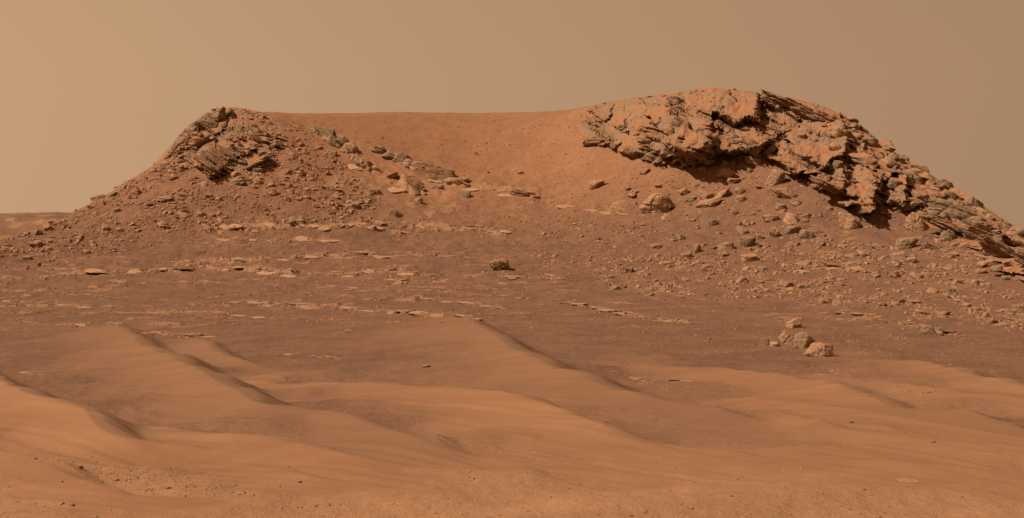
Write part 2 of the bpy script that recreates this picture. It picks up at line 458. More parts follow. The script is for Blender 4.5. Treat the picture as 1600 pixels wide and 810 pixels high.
FACES_L = [
    ([(313, 192), (332, 207), (342, 205), (351, 192)], 1.8, 22, 4), ([(299, 251), (314, 258), (327, 266), (340, 266), (353, 258)], 4.4, 46, 11),
    ([(357, 217), (367, 221), (379, 216)], 1.2, 10, 3), ([(361, 229), (375, 236), (385, 240), (398, 228)], 2.0, 18, 5), ([(387, 254), (393, 261), (406, 260), (424, 250)], 1.6, 20, 4),
    ([(266, 236), (281, 239), (300, 230), (316, 217)], 1.7, 18, 4), ([(290, 218), (303, 214), (308, 206)], 1.2, 12, 3), ([(330, 179), (345, 176), (353, 169)], 1.2, 12, 3),
    ([(384, 208), (399, 215), (413, 225)], 0.9, 7, 2.5), ([(330, 233), (350, 240), (366, 246)], 1.0, 14, 4), ([(258, 250), (272, 252), (284, 244)], 1.0, 10, 3),
]


def crag_relief(faces, u0, u1, v0, v1, direction, mask, amp=1.0, fine=1.0):
    c = np.nonzero((Tc > (u0 - U0) / F) & (Tc < (u1 - U0) / F))[0]; r = np.nonzero((Yr > 105) & (Yr < 196))[0]
    sl = (slice(r.min(), r.max() + 1), slice(c.min(), c.max() + 1))
    Us = (U0 + F * TT[sl]).astype(np.float32); Vs = (VH - F * Zbase[sl] / YY[sl]).astype(np.float32)
    m = mask[sl]
    wu = 5 * n2(Us * 0.05, Vs * 0.05, 301) + 2.2 * n2(Us * 0.16, Vs * 0.16, 303) + 0.9 * n2(Us * 0.45, Vs * 0.45, 305)
    wv = 4 * n2(Us * 0.05, Vs * 0.05, 311) + 2.2 * n2(Us * 0.16, Vs * 0.16, 313) + 0.9 * n2(Us * 0.45, Vs * 0.45, 315)
    D = np.zeros(Us.shape, np.float32); face = np.zeros(Us.shape, np.float32)
    for k, (pts, H, R, dr) in enumerate(faces):
        P = smooth_line(pts, 3)
        d, sd, h, run = poly_dist(Us + wu, Vs + wv, P, np.full(len(P), 1.0))
        end = sstep(-0.02, 0.25, run / run.max()) * (1 - 0.8 * sstep(0.85, 1.0, run / run.max())) if len(pts) > 3 else 1.0
        back = np.exp(-(d / R) ** 1.25) * (1 + 0.10 * n2(Us * .08, Vs * .08, 320 + k))
        fr_ = np.clip(1 - d / dr, 0, 1)
        g = amp * H * np.where(sd > 0, back, fr_) * (0.35 + 0.65 * end)
        face = np.maximum(face, np.where((sd <= 0) & (d < dr * 1.1), 1.0, np.where((sd > 0), np.exp(-d / 4.0), 0)))
        D = np.maximum(D, g) + 0.10 * np.minimum(D, g)
    # bedding: traceable beds dipping down to the right
    sb = Vs - 0.45 * Us + 10 * n2(Us * 0.012, Vs * 0.012, 331) + 1.5 * n2(Us * 0.07, Vs * 0.07, 333)
    tb = Us + 0.45 * Vs
    sb = sb * fine
    bed = np.tanh(3.2 * n2(sb * 0.10, tb * 0.006, 335)) + 0.8 * np.tanh(3.0 * n2(sb * 0.24, tb * 0.011, 337)) + 0.4 * np.tanh(3 * n2(sb * 0.5, tb * 0.03, 339))
    vis = sstep(0.0, 0.6, 0.8 * n2(Us * 0.022, Vs * 0.03, 341) + 0.9 * face + 0.35 * sstep(1420, 1480, Us) * (Us > 800) - 0.02)
    D = D + bed * (0.05 + 0.45 * vis)
    # joints across the beds, broken corners, roughness
    jt = np.exp(-(n2(tb * 0.05 + 0.3 * n2(Us * .1, Vs * .1, 343), sb * 0.012, 345) / 0.045) ** 2) * sstep(-.1, .3, n2(Us * .03, Vs * .03, 347))
    D = D - 0.4 * jt * (0.1 + 0.9 * vis)
    blk = np.abs(n2(Us * 0.06, Vs * 0.09, 351)) + 0.5 * np.abs(n2(Us * 0.15, Vs * 0.2, 353))
    D = D + amp * (0.16 + 0.45 * vis) * (blk - 0.35) + (0.03 + 0.08 * vis) * n2(Us * 0.22, Vs * 0.3, 355) + 0.04 * n2(Us * 0.5, Vs * 0.6, 357)
    D = D * m
    n = np.array(direction)
    XA[sl] += n[0] * D; YA[sl] += n[1] * D; ZZ[sl] += n[2] * D


XA = XX.copy(); YA = YY.copy()
crag_relief(FACES_R, 880, 1660, 120, 450, (-0.16, -1.0, -0.05), sstep(0.02, 0.5, crag))
crag_relief(FACES_L, 245, 460, 150, 290, (0.20, -1.0, -0.06), sstep(0.02, 0.5, crag), 0.60, 1.6)
jag = n2(XX * 0.55 + 0.4 * ZZ, YY * 0.55, 73)
ZZ += midr * (0.12 * jag + 0.05 * n2(XX * 2.1, YY * 2.1, 83))

# ---- bedrock ledges that run along the slope: thin scarps facing the viewer
LEDGES = [
    ([(330, 364), (400, 361), (500, 360), (590, 358)], .9, 14), ([(605, 364), (680, 361), (745, 364), (800, 368)], 1.0, 16),
    ([(325, 380), (400, 376), (470, 378), (530, 374)], .6, 8), ([(255, 412), (290, 413), (335, 410), (420, 410), (500, 402), (600, 400)], .8, 12),
    ([(50, 436), (150, 430), (280, 426), (370, 424), (440, 430), (500, 431), (600, 430), (680, 433)], 1.0, 14),
    ([(350, 474), (400, 475), (480, 481), (540, 486), (610, 491), (700, 497), (745, 504)], 1.0, 12),
    ([(290, 494), (420, 498), (520, 503), (640, 506)], .5, 7), ([(20, 505), (80, 508), (150, 513), (185, 511)], .6, 8),
    ([(225, 521), (270, 527), (335, 526)], .8, 10), ([(55, 456), (110, 460), (190, 468)], .5, 6),
    ([(630, 466), (720, 474), (800, 485)], .6, 6), ([(720, 432), (790, 434), (850, 434), (890, 435)], .7, 6),
    ([(770, 459), (810, 465), (835, 469)], .5, 5), ([(880, 473), (960, 489), (1010, 498), (1080, 505)], .8, 9),
    ([(1300, 490), (1350, 494), (1390, 500)], .7, 7), ([(1390, 505), (1440, 515), (1510, 526)], .9, 10),
    ([(950, 582), (1030, 600), (1115, 608)], .4, 5), ([(860, 322), (920, 328), (975, 335)], .5, 12), ([(735, 294), (790, 303), (840, 311)], .9, 16),
    ([(1240, 425), (1300, 420), (1345, 424)], .7, 8), ([(830, 438), (880, 437)], .5, 5), ([(0, 470), (60, 476), (130, 482)], .35, 6),
    ([(430, 447), (520, 449), (600, 452)], .5, 6), ([(600, 440), (690, 444)], .4, 5), ([(1340, 590), (1290, 582), (1260, 578)][::-1], .4, 5),
    ([(1395, 612), (1430, 620), (1465, 622)], .5, 6), ([(30, 578), (50, 582), (70, 592)], .5, 6), ([(440, 555), (500, 558), (530, 563)], .4, 5),
    ([(486, 200), (530, 232), (560, 256), (600, 282), (632, 302)], .9, 12), ([(575, 232), (640, 262), (690, 286), (735, 296)], .9, 12),
]
LEDGE_M = np.zeros(ZZ.shape, np.float32)
lift = np.zeros(ZZ.shape, np.float32)
LEDGE_W = []
for k, (px, stg, wpx) in enumerate(LEDGES):
    pts = []
    for (u, v) in px:
        q = grid_hit(u, v, Zbase)
        if q is not None:
            pts.append((q[0], q[1], 1.0))
    P = smooth_line(pts, 4)
    LEDGE_W.append((P, stg, wpx))
    ym = P[:, 1].mean()
    wid = wpx / (F / ym) * 2.6          # ground depth of the exposure
    rs = np.nonzero((Yr > P[:, 1].min() - 8) & (Yr < P[:, 1].max() + 8))[0]; a0, a1 = rs.min(), rs.max() + 1
    cs = np.nonzero((Tc > (px[0][0] - U0) / F - 0.03) & (Tc < (px[-1][0] - U0) / F + 0.03))[0]; c0, c1 = cs.min(), cs.max() + 1
    xs, ys = XX[a0:a1, c0:c1], YY[a0:a1, c0:c1]
    jx = 0.5 * n2(xs * 0.6, ys * 0.1, 90 + k) + 0.25 * n2(xs * 2.0, ys * 0.4, 91 + k)
    d, s, h, run = poly_dist(xs, ys + jx, P[:, :2], P[:, 2])
    L = run.max()
    end = sstep(0, 1.2, run) * (1 - sstep(L - 1.2, L, run)) * (d < wid * 3)
    gate = sstep(-0.25, 0.15, n2(xs * 0.45, ys * 0.35, 92 + k) + 0.5 * n2(xs * 1.6, ys * 0.9, 94 + k) + 0.25 * stg)
    up = np.where(s < 0, np.exp(-(d / wid) ** 2), np.clip(1 - d / 0.16, 0, 1))
    m = end * gate * up
    lift[a0:a1, c0:c1] = np.maximum(lift[a0:a1, c0:c1], m * stg * (0.10 + 0.011 * wpx))
    LEDGE_M[a0:a1, c0:c1] = np.maximum(LEDGE_M[a0:a1, c0:c1], np.where(s < 0, sstep(0.25, 0.7, m), sstep(0.05, 0.3, m)) * min(1, stg + .1))
LEDGE_M *= (1 - 0.9 * sand); lift *= (1 - sand)
ZZ += lift
# small scattered exposures of layered rock on the lower slope
pat = n2(XX * 0.30 + 1.3, YY * 0.55, 101) + 0.5 * n2(XX * 0.9, YY * 1.7, 103)
pat_m = sstep(0.42, 0.62, pat + 0.25 * tanpatch) * (1 - sand) * sstep(70, 85, YY) * (1 - sstep(128, 140, YY)) * (np.abs(TT) < .42) * 0.8
pat_m = np.maximum(pat_m, tanpatch * sstep(-0.15, 0.5, n2(XX * 0.5, YY * 0.4, 105) + 0.4 * n2(XX * 1.7, YY * 1.3, 107)) * 0.85)
ZZ += pat_m * 0.05
zs = Zbase + 0.06 * YY + 0.16 * n2(XX * 0.10, YY * 0.10, 401) + 0.04 * n2(XX * 0.5, YY * 0.5, 403)
fb = zs / 0.38; fb = fb - np.floor(fb)
UF = U0 + F * TT
zone = sstep(72, 84, YY) * (1 - sstep(138, 146, YY)) * (1 - sand) * (0.35 + 0.65 * (1 - sstep(650, 1000, UF))) * (1 - sstep(1450, 1600, UF))
gate = sstep(0.20, 0.42, n2(XX * 0.06, zs * 1.3, 405) + 0.42 * n2(XX * 0.6, zs * 5, 407) + 0.35 * (zone - 0.75))
gate *= zone > 0.1
ZZ += gate * zone * 0.17 * (1 - fb) * sstep(0.0, 0.12, fb)
pat_m = np.maximum(pat_m, gate * zone * (1 - sstep(0.10, 0.34, fb)) * 0.85)
BEDROCK = np.clip(np.maximum(LEDGE_M, pat_m), 0, 1)

ROCKM = np.clip(np.maximum(crag, midr * 0.8), 0, 1)
RED = sstep(136, 166, YY) * (1 - ROCKM)     # the smooth bowl of red fines below the rim
NEARG = np.clip(1 - sstep(31, 43, YY) + 0.25 * sstep(900, 1300, UF) * (1 - sstep(45, 62, YY)), 0, 1)


# ------------------------------------------------------------------ mesh helpers
def mesh_np(name, verts, faces, mat, smooth=False):
    """verts (N,3); faces (M,3) or (M,4)"""
    verts = np.ascontiguousarray(verts, np.float32); faces = np.ascontiguousarray(faces, np.int32)
    me = bpy.data.meshes.new(name)
    me.vertices.add(len(verts)); me.vertices.foreach_set('co', verts.ravel())
    k = faces.shape[1]
    me.loops.add(faces.size); me.loops.foreach_set('vertex_index', faces.ravel())
    me.polygons.add(len(faces))
    me.polygons.foreach_set('loop_start', np.arange(0, faces.size, k, dtype=np.int32))
    me.polygons.foreach_set('loop_total', np.full(len(faces), k, np.int32))
    me.polygons.foreach_set('use_smooth', np.full(len(faces), smooth, bool))
    me.update(calc_edges=True)
    if mat:
        me.materials.append(mat)
    return me


def link(name, me, parent=None, mw=None):
    o = bpy.data.objects.new(name, me)
    COL.objects.link(o)
    if parent:
        o.parent = parent
    if mw is not None:
        o.matrix_local = mw
    return o


def tag(o, label=None, cat=None, group=None, kind=None):
    if label: o['label'] = label
    if cat: o['category'] = cat
    if group: o['group'] = group
    if kind: o['kind'] = kind
    return o


# ------------------------------------------------------------------ materials
class NT:
    def __init__(self, name):
        self.m = bpy.data.materials.new(name); self.m.use_nodes = True
        self.n, self.l = self.m.node_tree.nodes, self.m.node_tree.links
        self.n.clear()
        self.out = self.n.new('ShaderNodeOutputMaterial')
        self.bsdf = self.n.new('ShaderNodeBsdfPrincipled')
        self.bsdf.inputs['Roughness'].default_value = 0.95
        self.bsdf.inputs['Specular IOR Level'].default_value = 0.08
        self.l.new(self.bsdf.outputs[0], self.out.inputs['Surface'])

    def put(self, sock, v):
        if isinstance(v, bpy.types.NodeSocket):
            self.l.new(v, sock)
        else:
            sock.default_value = v

    def pos(self):
        return self.n.new('ShaderNodeNewGeometry').outputs['Position']

    def attr(self, name):
        a = self.n.new('ShaderNodeAttribute'); a.attribute_name = name
        return a.outputs['Fac']

    def scale(self, vec, s):
        v = self.n.new('ShaderNodeVectorMath'); v.operation = 'MULTIPLY'
        self.put(v.inputs[0], vec); v.inputs[1].default_value = s
        return v.outputs[0]

    def noise(self, vec, scale, detail=4, rough=0.55, dist=0.0):
        t = self.n.new('ShaderNodeTexNoise')
        self.put(t.inputs['Vector'], vec)
        t.inputs['Scale'].default_value = scale; t.inputs['Detail'].default_value = detail
        t.inputs['Roughness'].default_value = rough; t.inputs['Distortion'].default_value = dist
        return t.outputs[0]

    def ramp(self, x, a, b, lo=0.0, hi=1.0):
        m = self.n.new('ShaderNodeMapRange'); m.interpolation_type = 'SMOOTHSTEP'
        self.put(m.inputs['Value'], x)
        m.inputs['From Min'].default_value = a; m.inputs['From Max'].default_value = b
        m.inputs['To Min'].default_value = lo; m.inputs['To Max'].default_value = hi
        return m.outputs[0]

    def math(self, op, a, b=0.0):
        m = self.n.new('ShaderNodeMath'); m.operation = op
        self.put(m.inputs[0], a); self.put(m.inputs[1], b)
        return m.outputs[0]

    def mix(self, f, a, b):
        m = self.n.new('ShaderNodeMix'); m.data_type = 'RGBA'
        self.put(m.inputs[0], f)
        self.put(m.inputs[6], a if isinstance(a, bpy.types.NodeSocket) else (*a, 1))
        self.put(m.inputs[7], b if isinstance(b, bpy.types.NodeSocket) else (*b, 1))
        return m.outputs[2]

    def gain(self, col, f):
        v = self.n.new('ShaderNodeVectorMath'); v.operation = 'SCALE'
        self.put(v.inputs[0], col); self.put(v.inputs['Scale'], f)
        return v.outputs[0]

    def bump(self, h, strength, dist, prev=None):
        b = self.n.new('ShaderNodeBump')
        b.inputs['Strength'].default_value = strength; b.inputs['Distance'].default_value = dist
        self.put(b.inputs['Height'], h)
        if prev is not None:
            self.put(b.inputs['Normal'], prev)
        return b.outputs[0]


DUST = (0.290, 0.125, 0.057)     # orange dust lying on the rock
SAND = (0.335, 0.142, 0.059)
SOIL = (0.215, 0.102, 0.050)
STONE = (0.190, 0.119, 0.064)    # grey-tan rock
TANR = (0.310, 0.150, 0.073)     # pale layered bedrock


def ground_material():
    t = NT("martian_ground")
    p = t.pos()
    a_sand, a_bed, a_rock, a_red, a_near, a_str, a_lee_shade = (t.attr(k) for k in ('sand', 'bedrock', 'crag', 'redfines', 'neargravel', 'streak', 'lee'))
    fine = t.noise(p, 3.2, 5, 0.7)
    mid = t.noise(p, 0.35, 4, 0.6)
    grit = t.noise(p, 14.0, 3, 0.7)
    soil = t.mix(t.ramp(mid, 0.3, 0.7), (0.130, 0.061, 0.031), (0.170, 0.079, 0.040))
    soil = t.mix(a_red, soil, t.mix(t.ramp(mid, 0.3, 0.7), (0.208, 0.089, 0.040), (0.242, 0.104, 0.046)))
    soil = t.mix(t.math('MULTIPLY', a_near, 0.75), soil, t.mix(t.ramp(mid, 0.3, 0.7), (0.285, 0.137, 0.063), (0.340, 0.159, 0.071)))
    mott = t.math('MULTIPLY', t.ramp(fine, 0.25, 0.75, 0.82, 1.16), t.ramp(grit, 0.3, 0.7, 0.86, 1.12))
    soil = t.gain(soil, t.math('ADD', t.math('MULTIPLY', t.math('SUBTRACT', mott, 1.0), t.ramp(a_near, 0, 1, 1.0, 0.45)), 1.0))
    sand = t.mix(t.ramp(a_str, -0.5, 0.5), (0.200, 0.089, 0.040), (0.240, 0.107, 0.048))
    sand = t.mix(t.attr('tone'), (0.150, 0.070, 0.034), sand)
    sand = t.mix(t.math('MULTIPLY', t.ramp(a_lee_shade, 0.1, 0.8), 0.4), sand, (0.125, 0.068, 0.036))  # lee slopes tinted darker: their shade is put into the sand colour
    sand = t.gain(sand, t.math('MULTIPLY', t.ramp(t.noise(p, 9.0, 3, 0.7), 0.3, 0.7, 0.95, 1.05), t.ramp(t.noise(p, 40.0, 2, 0.7), 0.3, 0.7, 0.94, 1.06)))
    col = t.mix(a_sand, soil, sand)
    bed = t.mix(t.ramp(t.noise(t.scale(p, (0.5, 0.5, 6.0)), 1.2, 4), 0.35, 0.65), TANR, (0.265, 0.123, 0.057))
    bed = t.gain(bed, t.ramp(t.noise(p, 5.0, 4, 0.75), 0.3, 0.7, 0.8, 1.2))
    brk = t.math('ADD', a_bed, t.ramp(t.noise(t.scale(p, (1, 1.3, 2.0)), 1.7, 6, 0.72), 0.3, 0.7, -0.42, 0.42))
    a_bed = t.math('MULTIPLY', t.ramp(brk, 0.42, 0.58), t.ramp(a_bed, 0.02, 0.15))
    col = t.mix(t.math('MULTIPLY', a_bed, 0.78), col, bed)
    g = t.n.new('ShaderNodeNewGeometry')
    sep = t.n.new('ShaderNodeSeparateXYZ'); t.l.new(g.outputs['True Normal'], sep.inputs[0])
    nz = t.math('ADD', sep.outputs[2], t.ramp(t.noise(p, 1.1, 4, .65), 0.3, 0.7, -0.22, 0.22))
    rock = t.mix(t.ramp(nz, 0.22, 0.62), STONE, DUST)
    rock = t.gain(rock, t.ramp(t.noise(p, 4.0, 5, .75), 0.3, 0.7, 0.75, 1.15))
    col = t.mix(a_rock, col, rock)
    t.l.new(col, t.bsdf.inputs['Base Color'])
    hard = t.math('MAXIMUM', a_rock, t.math('MAXIMUM', a_bed, t.math('MULTIPLY', t.math('SUBTRACT', 1.0, a_sand), 0.55)))
    h = t.math('MULTIPLY', t.noise(p, 4.5, 6, 0.72), hard)
    n1 = t.bump(h, 0.9, 0.16)
    h2 = t.math('MULTIPLY', t.noise(t.scale(p, (1, 1, 1)), 22.0, 3, 0.7), t.ramp(hard, 0, 1, 0.15, 1))
    n2_ = t.bump(h2, 0.6, 0.035, n1)
    t.l.new(n2_, t.bsdf.inputs['Normal'])
    return t.m


def rock_material(name, stone=STONE, dust=DUST, dust_lo=0.35, dust_hi=0.8, dusty=1.0, patchy=0.0, dn=0.35):
    t = NT(name)
    tc = t.n.new('ShaderNodeTexCoord')
    p = t.pos()
    g = t.n.new('ShaderNodeNewGeometry')
    sep = t.n.new('ShaderNodeSeparateXYZ'); t.l.new(g.outputs['True Normal'], sep.inputs[0])
    info = t.n.new('ShaderNodeObjectInfo').outputs['Random']
    rnd = t.math('FRACT', t.math('ADD', info, g.outputs['Random Per Island']))
    nz = t.math('ADD', sep.outputs[2], t.ramp(t.noise(p, 1.3, 5, .7), 0.25, 0.75, -dn, dn))
    if patchy:
        nz = t.math('ADD', nz, t.ramp(t.noise(p, 0.28, 4, .6), 0.35, 0.65, -patchy, patchy))
    # layers of the rock itself
    lay = t.noise(t.scale(tc.outputs['Object'], (0.25, 0.25, 2.6)), 1.5, 4, 0.6)
    st = t.mix(t.ramp(lay, 0.35, 0.65), tuple(0.78 * c for c in stone), tuple(1.12 * c for c in stone))
    st = t.mix(t.ramp(rnd, 0, 1, 0, 0.35), st, TANR)
    st = t.gain(st, t.ramp(t.noise(p, 6.0, 5, .75), 0.28, 0.72, 0.70, 1.18))
    du = t.gain(t.mix(t.ramp(t.noise(p, 0.8, 3), .3, .7), dust, tuple(c * k for c, k in zip(dust, (1.0, 1.12, 1.2)))), t.ramp(t.noise(p, 9.0, 4, .75), 0.3, 0.7, 0.84, 1.1))
    f = t.math('MULTIPLY', t.ramp(nz, dust_lo, dust_hi), dusty)
    t.l.new(t.mix(f, st, du), t.bsdf.inputs['Base Color'])
    h = t.noise(t.scale(tc.outputs['Object'], (0.6, 0.6, 2.4)), 3.0, 6, 0.7)
    n1 = t.bump(h, 0.8, 0.14)
    n2_ = t.bump(t.noise(p, 18.0, 4, 0.75), 0.6, 0.03, n1)
    t.l.new(n2_, t.bsdf.inputs['Normal'])
    return t.m


M_GROUND = ground_material()
M_CRAG = rock_material("dusty_layered_rock", dust_lo=0.2, dust_hi=0.75, dn=.25)
M_FACE = rock_material("crag_rock", stone=(0.165, 0.112, 0.063), dust=(0.264, 0.107, 0.046), dust_lo=0.66, dust_hi=0.92, patchy=0.20, dn=0.20)
M_GREY = rock_material("grey_layered_rock", stone=(0.200, 0.127, 0.069), dust_lo=0.55, dust_hi=1.05, dusty=0.8)
M_TAN = rock_material("tan_rock", stone=(0.305, 0.170, 0.088), dust_lo=0.3, dust_hi=0.95, dusty=0.8)
M_SLAB = rock_material("pale_bedrock", stone=(0.330, 0.172, 0.088), dust=(0.345, 0.168, 0.082), dust_lo=0.3, dust_hi=0.9, dusty=0.9)

# ------------------------------------------------------------------ the ground sheet
verts = np.stack([XA, YA, ZZ], 2).reshape(-1, 3)
idx = np.arange(NR * NC, dtype=np.int32).reshape(NR, NC)
quads = np.stack([idx[:-1, :-1], idx[:-1, 1:], idx[1:, 1:], idx[1:, :-1]], 2).reshape(-1, 4)
qc = (crag[:-1, :-1] > 0.12).ravel()
qu = np.broadcast_to(TT[:-1, :-1] > 0, crag[:-1, :-1].shape).ravel()
me = mesh_np("hillside", verts, quads[~qc], M_GROUND, smooth=True)


def cut_face(sel):
    q = quads[sel]
    used, inv = np.unique(q, return_inverse=True)
    return mesh_np("rock_face", verts[used], inv.reshape(q.shape), M_FACE)


FACE_R, FACE_L = cut_face(qc & qu), cut_face(qc & ~qu)
for nm, arr in (('sand', sand), ('bedrock', BEDROCK), ('crag', ROCKM), ('redfines', RED), ('neargravel', NEARG), ('streak', STRK), ('lee', LEE_SHADE), ('tone', TON)):
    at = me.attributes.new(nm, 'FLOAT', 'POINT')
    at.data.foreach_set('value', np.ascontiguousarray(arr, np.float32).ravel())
tag(link("hillside", me), kind='structure')

# the wide plain under and behind it, out to the horizon
ang = np.linspace(0, 2 * np.pi, 97)[:-1]
rad = np.array([0.0, 20, 60, 150, 400, 1000, 2500, 7000])
pv = [(0, 0, -7.4)]
for r in rad[1:]:
    for a in ang:
        pv.append((r * math.cos(a), r * math.sin(a), -7.4 - 0.022 * max(0.0, r - 150)))
pf = []
for k in range(96):
    pf.append((0, 1 + k, 1 + (k + 1) % 96, 1 + (k + 1) % 96))
pv = np.array(pv)
tri = [(a, b, c) for a, b, c, _ in pf]
for i in range(len(rad) - 2):
    for k in range(96):
        a, b = 1 + i * 96 + k, 1 + i * 96 + (k + 1) % 96
        tri.append((a, a + 96, b)); tri.append((b, a + 96, b + 96))
tag(link("plain", mesh_np("plain", pv, np.array(tri), M_GROUND)), kind='structure')

# the far rim seen past the left foot of the hill
fx = np.linspace(-1.3, -0.05, 420); fy = np.linspace(0, 1, 40)
FX, FY = np.meshgrid(fx, fy)
RY = 620 + 330 * FY
top = np.interp(FX, [-1.3, -0.6, -0.40, -0.364, -0.345, -0.325, -0.31, -0.25, -0.05], [330, 338, 336, 334, 332.5, 331.5, 333.5, 343, 352])
rz = (VH - top) / F * 950
prof = sstep(0, 0.55, FY + 0.05 * n2(FX * 40, FY * 3, 3)) * 0.8 + 0.2 * FY
RZ = -24 + (rz + 24) * prof + 0.9 * fbm2(FX * 60, FY * 6, 4, 9) * np.sin(np.pi * np.clip(FY * 0.9, 0, 1)) + 0.25 * fbm2(FX * 240, FY * 10, 2, 12) * FY
rv = np.stack([FX * RY, RY, RZ], 2).reshape(-1, 3)
back = np.stack([FX[-1] * 1250, np.full(420, 1250.0), np.full(420, -40.0)], 1)
rv = np.concatenate([rv, back]); ridx = np.arange(41 * 420).reshape(41, 420)
rq = np.stack([ridx[:-1, :-1], ridx[:-1, 1:], ridx[1:, 1:], ridx[1:, :-1]], 2).reshape(-1, 4)
me = mesh_np("distant_ridge", rv, rq, M_GROUND, smooth=False)
at = me.attributes.new('bedrock', 'FLOAT', 'POINT')
bb = np.concatenate([sstep(0.0, 0.5, n2(FX * 50, FY * 14, 19)).ravel() * 0.8, np.zeros(420)]).astype(np.float32)
at.data.foreach_set('value', bb)
tag(link("distant_ridge", me), kind='structure')

# ------------------------------------------------------------------ rocks
_cs = {}


def cube_sphere(n):
    if n in _cs:
        return _cs[n]
    g = np.tan(np.linspace(-1, 1, n + 1) * math.pi / 4)
    V, Q = [], []
    a, b = np.meshgrid(g, g)
    one = np.ones_like(a)
    for k, (x, y, z) in enumerate([(one, a, b), (-one, -a, b), (-a, one, b), (a, -one, b), (a, b, one)[0:0] or (-b, a, one), (b, a, -one)]):
        V.append(np.stack([x, y, z], 2).reshape(-1, 3))
        i = np.arange((n + 1) ** 2).reshape(n + 1, n + 1) + k * (n + 1) ** 2
        Q.append(np.stack([i[:-1, :-1], i[:-1, 1:], i[1:, 1:], i[1:, :-1]], 2).reshape(-1, 4))
    V = np.concatenate(V); Q = np.concatenate(Q)
    key = np.round(V, 5) + 0.0
    _, first, inv = np.unique(key, axis=0, return_index=True, return_inverse=True)
    V = V[first]; Q = inv.ravel()[Q]
    V /= np.linalg.norm(V, axis=1)[:, None]
    # outward winding
    c = np.cross(V[Q[:, 1]] - V[Q[:, 0]], V[Q[:, 3]] - V[Q[:, 0]])
    flip = (c * V[Q[:, 0]]).sum(1) < 0
    Q[flip] = Q[flip][:, ::-1]
    _cs[n] = (V, Q)
    return _cs[n]


def rock_shape(seed, n=24, sides=7, lay=0.0, layers=7, rough=0.06, sharp=14, taper=0.0, slope=0.35, under=0.0, hollow=0.0):
    """an angular block filling about -1..1; z is the bedding normal"""
    r = np.random.default_rng(seed)
    D, Q = cube_sphere(n)
    N, d = [], []
    for s in (1, -1):
        v = np.array([r.normal(0, .12), r.normal(0, .12), s]); N.append(v / np.linalg.norm(v)); d.append(0.92)
    az0 = r.uniform(0, 6.28)
    for k in range(sides):
        az = az0 + (k + r.uniform(-.32, .32)) * 2 * math.pi / sides
        el = r.normal(0, slope) + taper
        N.append(np.array([math.cos(az) * math.cos(el), math.sin(az) * math.cos(el), math.sin(el)])); d.append(r.uniform(0.78, 1.02))
    for k in range(5):
        v = r.normal(0, 1, 3); v /= np.linalg.norm(v); N.append(v); d.append(r.uniform(0.92, 1.15))
    N = np.array(N); d = np.array(d)
    q = np.clip(D @ N.T / d, 0, None)
    rad = 1 / (q ** sharp).sum(1) ** (1 / sharp)
    P = (D * rad[:, None]).astype(np.float32)
    if hollow:
        hv = np.array([0.15, -0.86, -0.42]); P *= (1 - hollow * sstep(0.62, 0.93, D @ hv / np.linalg.norm(hv) + 0.12 * n3(P * 3 + 4, 7)))[:, None]
    if lay > 0:
        off = r.uniform(0, 50)
        zz = P[:, 2] + 0.10 * n3(P * 1.3 + off, 2) + 0.03 * n3(P * 4 + off, 3)
        cuts = np.cumsum(r.lognormal(0, .7, layers + 1)); cuts = -1 + 2 * cuts[:-1] / cuts[-1]
        k = np.searchsorted(cuts, zz)
        az = np.arctan2(P[:, 1], P[:, 0])
        ko = r.uniform(-1, 1, layers + 2)
        o = ko[k] * 0.6 + 0.7 * n3(np.stack([np.cos(az) * 2.2, np.sin(az) * 2.2, k * 3.7], 1) + off, 5) + 0.35 * n3(np.stack([np.cos(az) * 7, np.sin(az) * 7, k * 5.1], 1) + off, 6)
        dist = np.min(np.abs(zz[:, None] - cuts[None, :]), 1)
        groove = np.exp(-(dist / (0.22 / layers)) ** 2)
        flat = np.hypot(P[:, 0], P[:, 1])
        m = np.clip(flat * 1.6 - 0.3, 0, 1)
        vis = sstep(-0.5, 0.4, n3(P * 1.1 + off * 2, 15))
        f = 1 + m * (lay * (o - 0.9 * groove) * (0.25 + 0.75 * vis) - 0.2 * under * np.clip(-zz, 0, 1))
        P[:, 0] *= f; P[:, 1] *= f
    nd = fbm3(P * 1.9 + seed * 1.7, 4 if n > 10 else 2, 1, 0.55)
    P *= (1 + rough * nd)[:, None]
    if n > 14:
        for c in range(3):                                   # joints
            v = np.array([r.normal(), r.normal(), r.normal(0, .5)]); v /= np.linalg.norm(v)
            dd = P @ v - r.uniform(-.6, .6) + 0.12 * n3(P * 2.2 + c * 9, 21)
            P *= (1 - 0.09 * np.exp(-(dd / 0.045) ** 2) - 0.05 * r.uniform(-1, 1) * (dd > 0))[:, None]
        nd = np.abs(n3(P * 3.3 + seed, 8)) + 0.5 * np.abs(n3(P * 8.1 + seed, 9))
        P *= (1 - rough * 0.5 * (0.6 - np.clip(nd, 0, .6)) * 1.4)[:, None]
    return P, Q


def m_per_px(d):
    return d / F


def block_matrix(center, dims, tilt=0.0, lean=0.0, yaw=0.0):
    """tilt: clockwise in the picture (layers dip to the right); lean: top away from the viewer"""
    R = Euler((0, 0, 0)).to_matrix()
    R = Matrix.Rotation(math.radians(-lean), 3, 'X') @ Matrix.Rotation(math.radians(tilt), 3, 'Y') @ Matrix.Rotation(math.radians(yaw), 3, 'Z')
    return Matrix.Translation(Vector(center)) @ R.to_4x4() @ Matrix.Diagonal((*dims, 1.0))


def bake(P, dims):
    return P * np.asarray(dims, np.float32)[None, :]


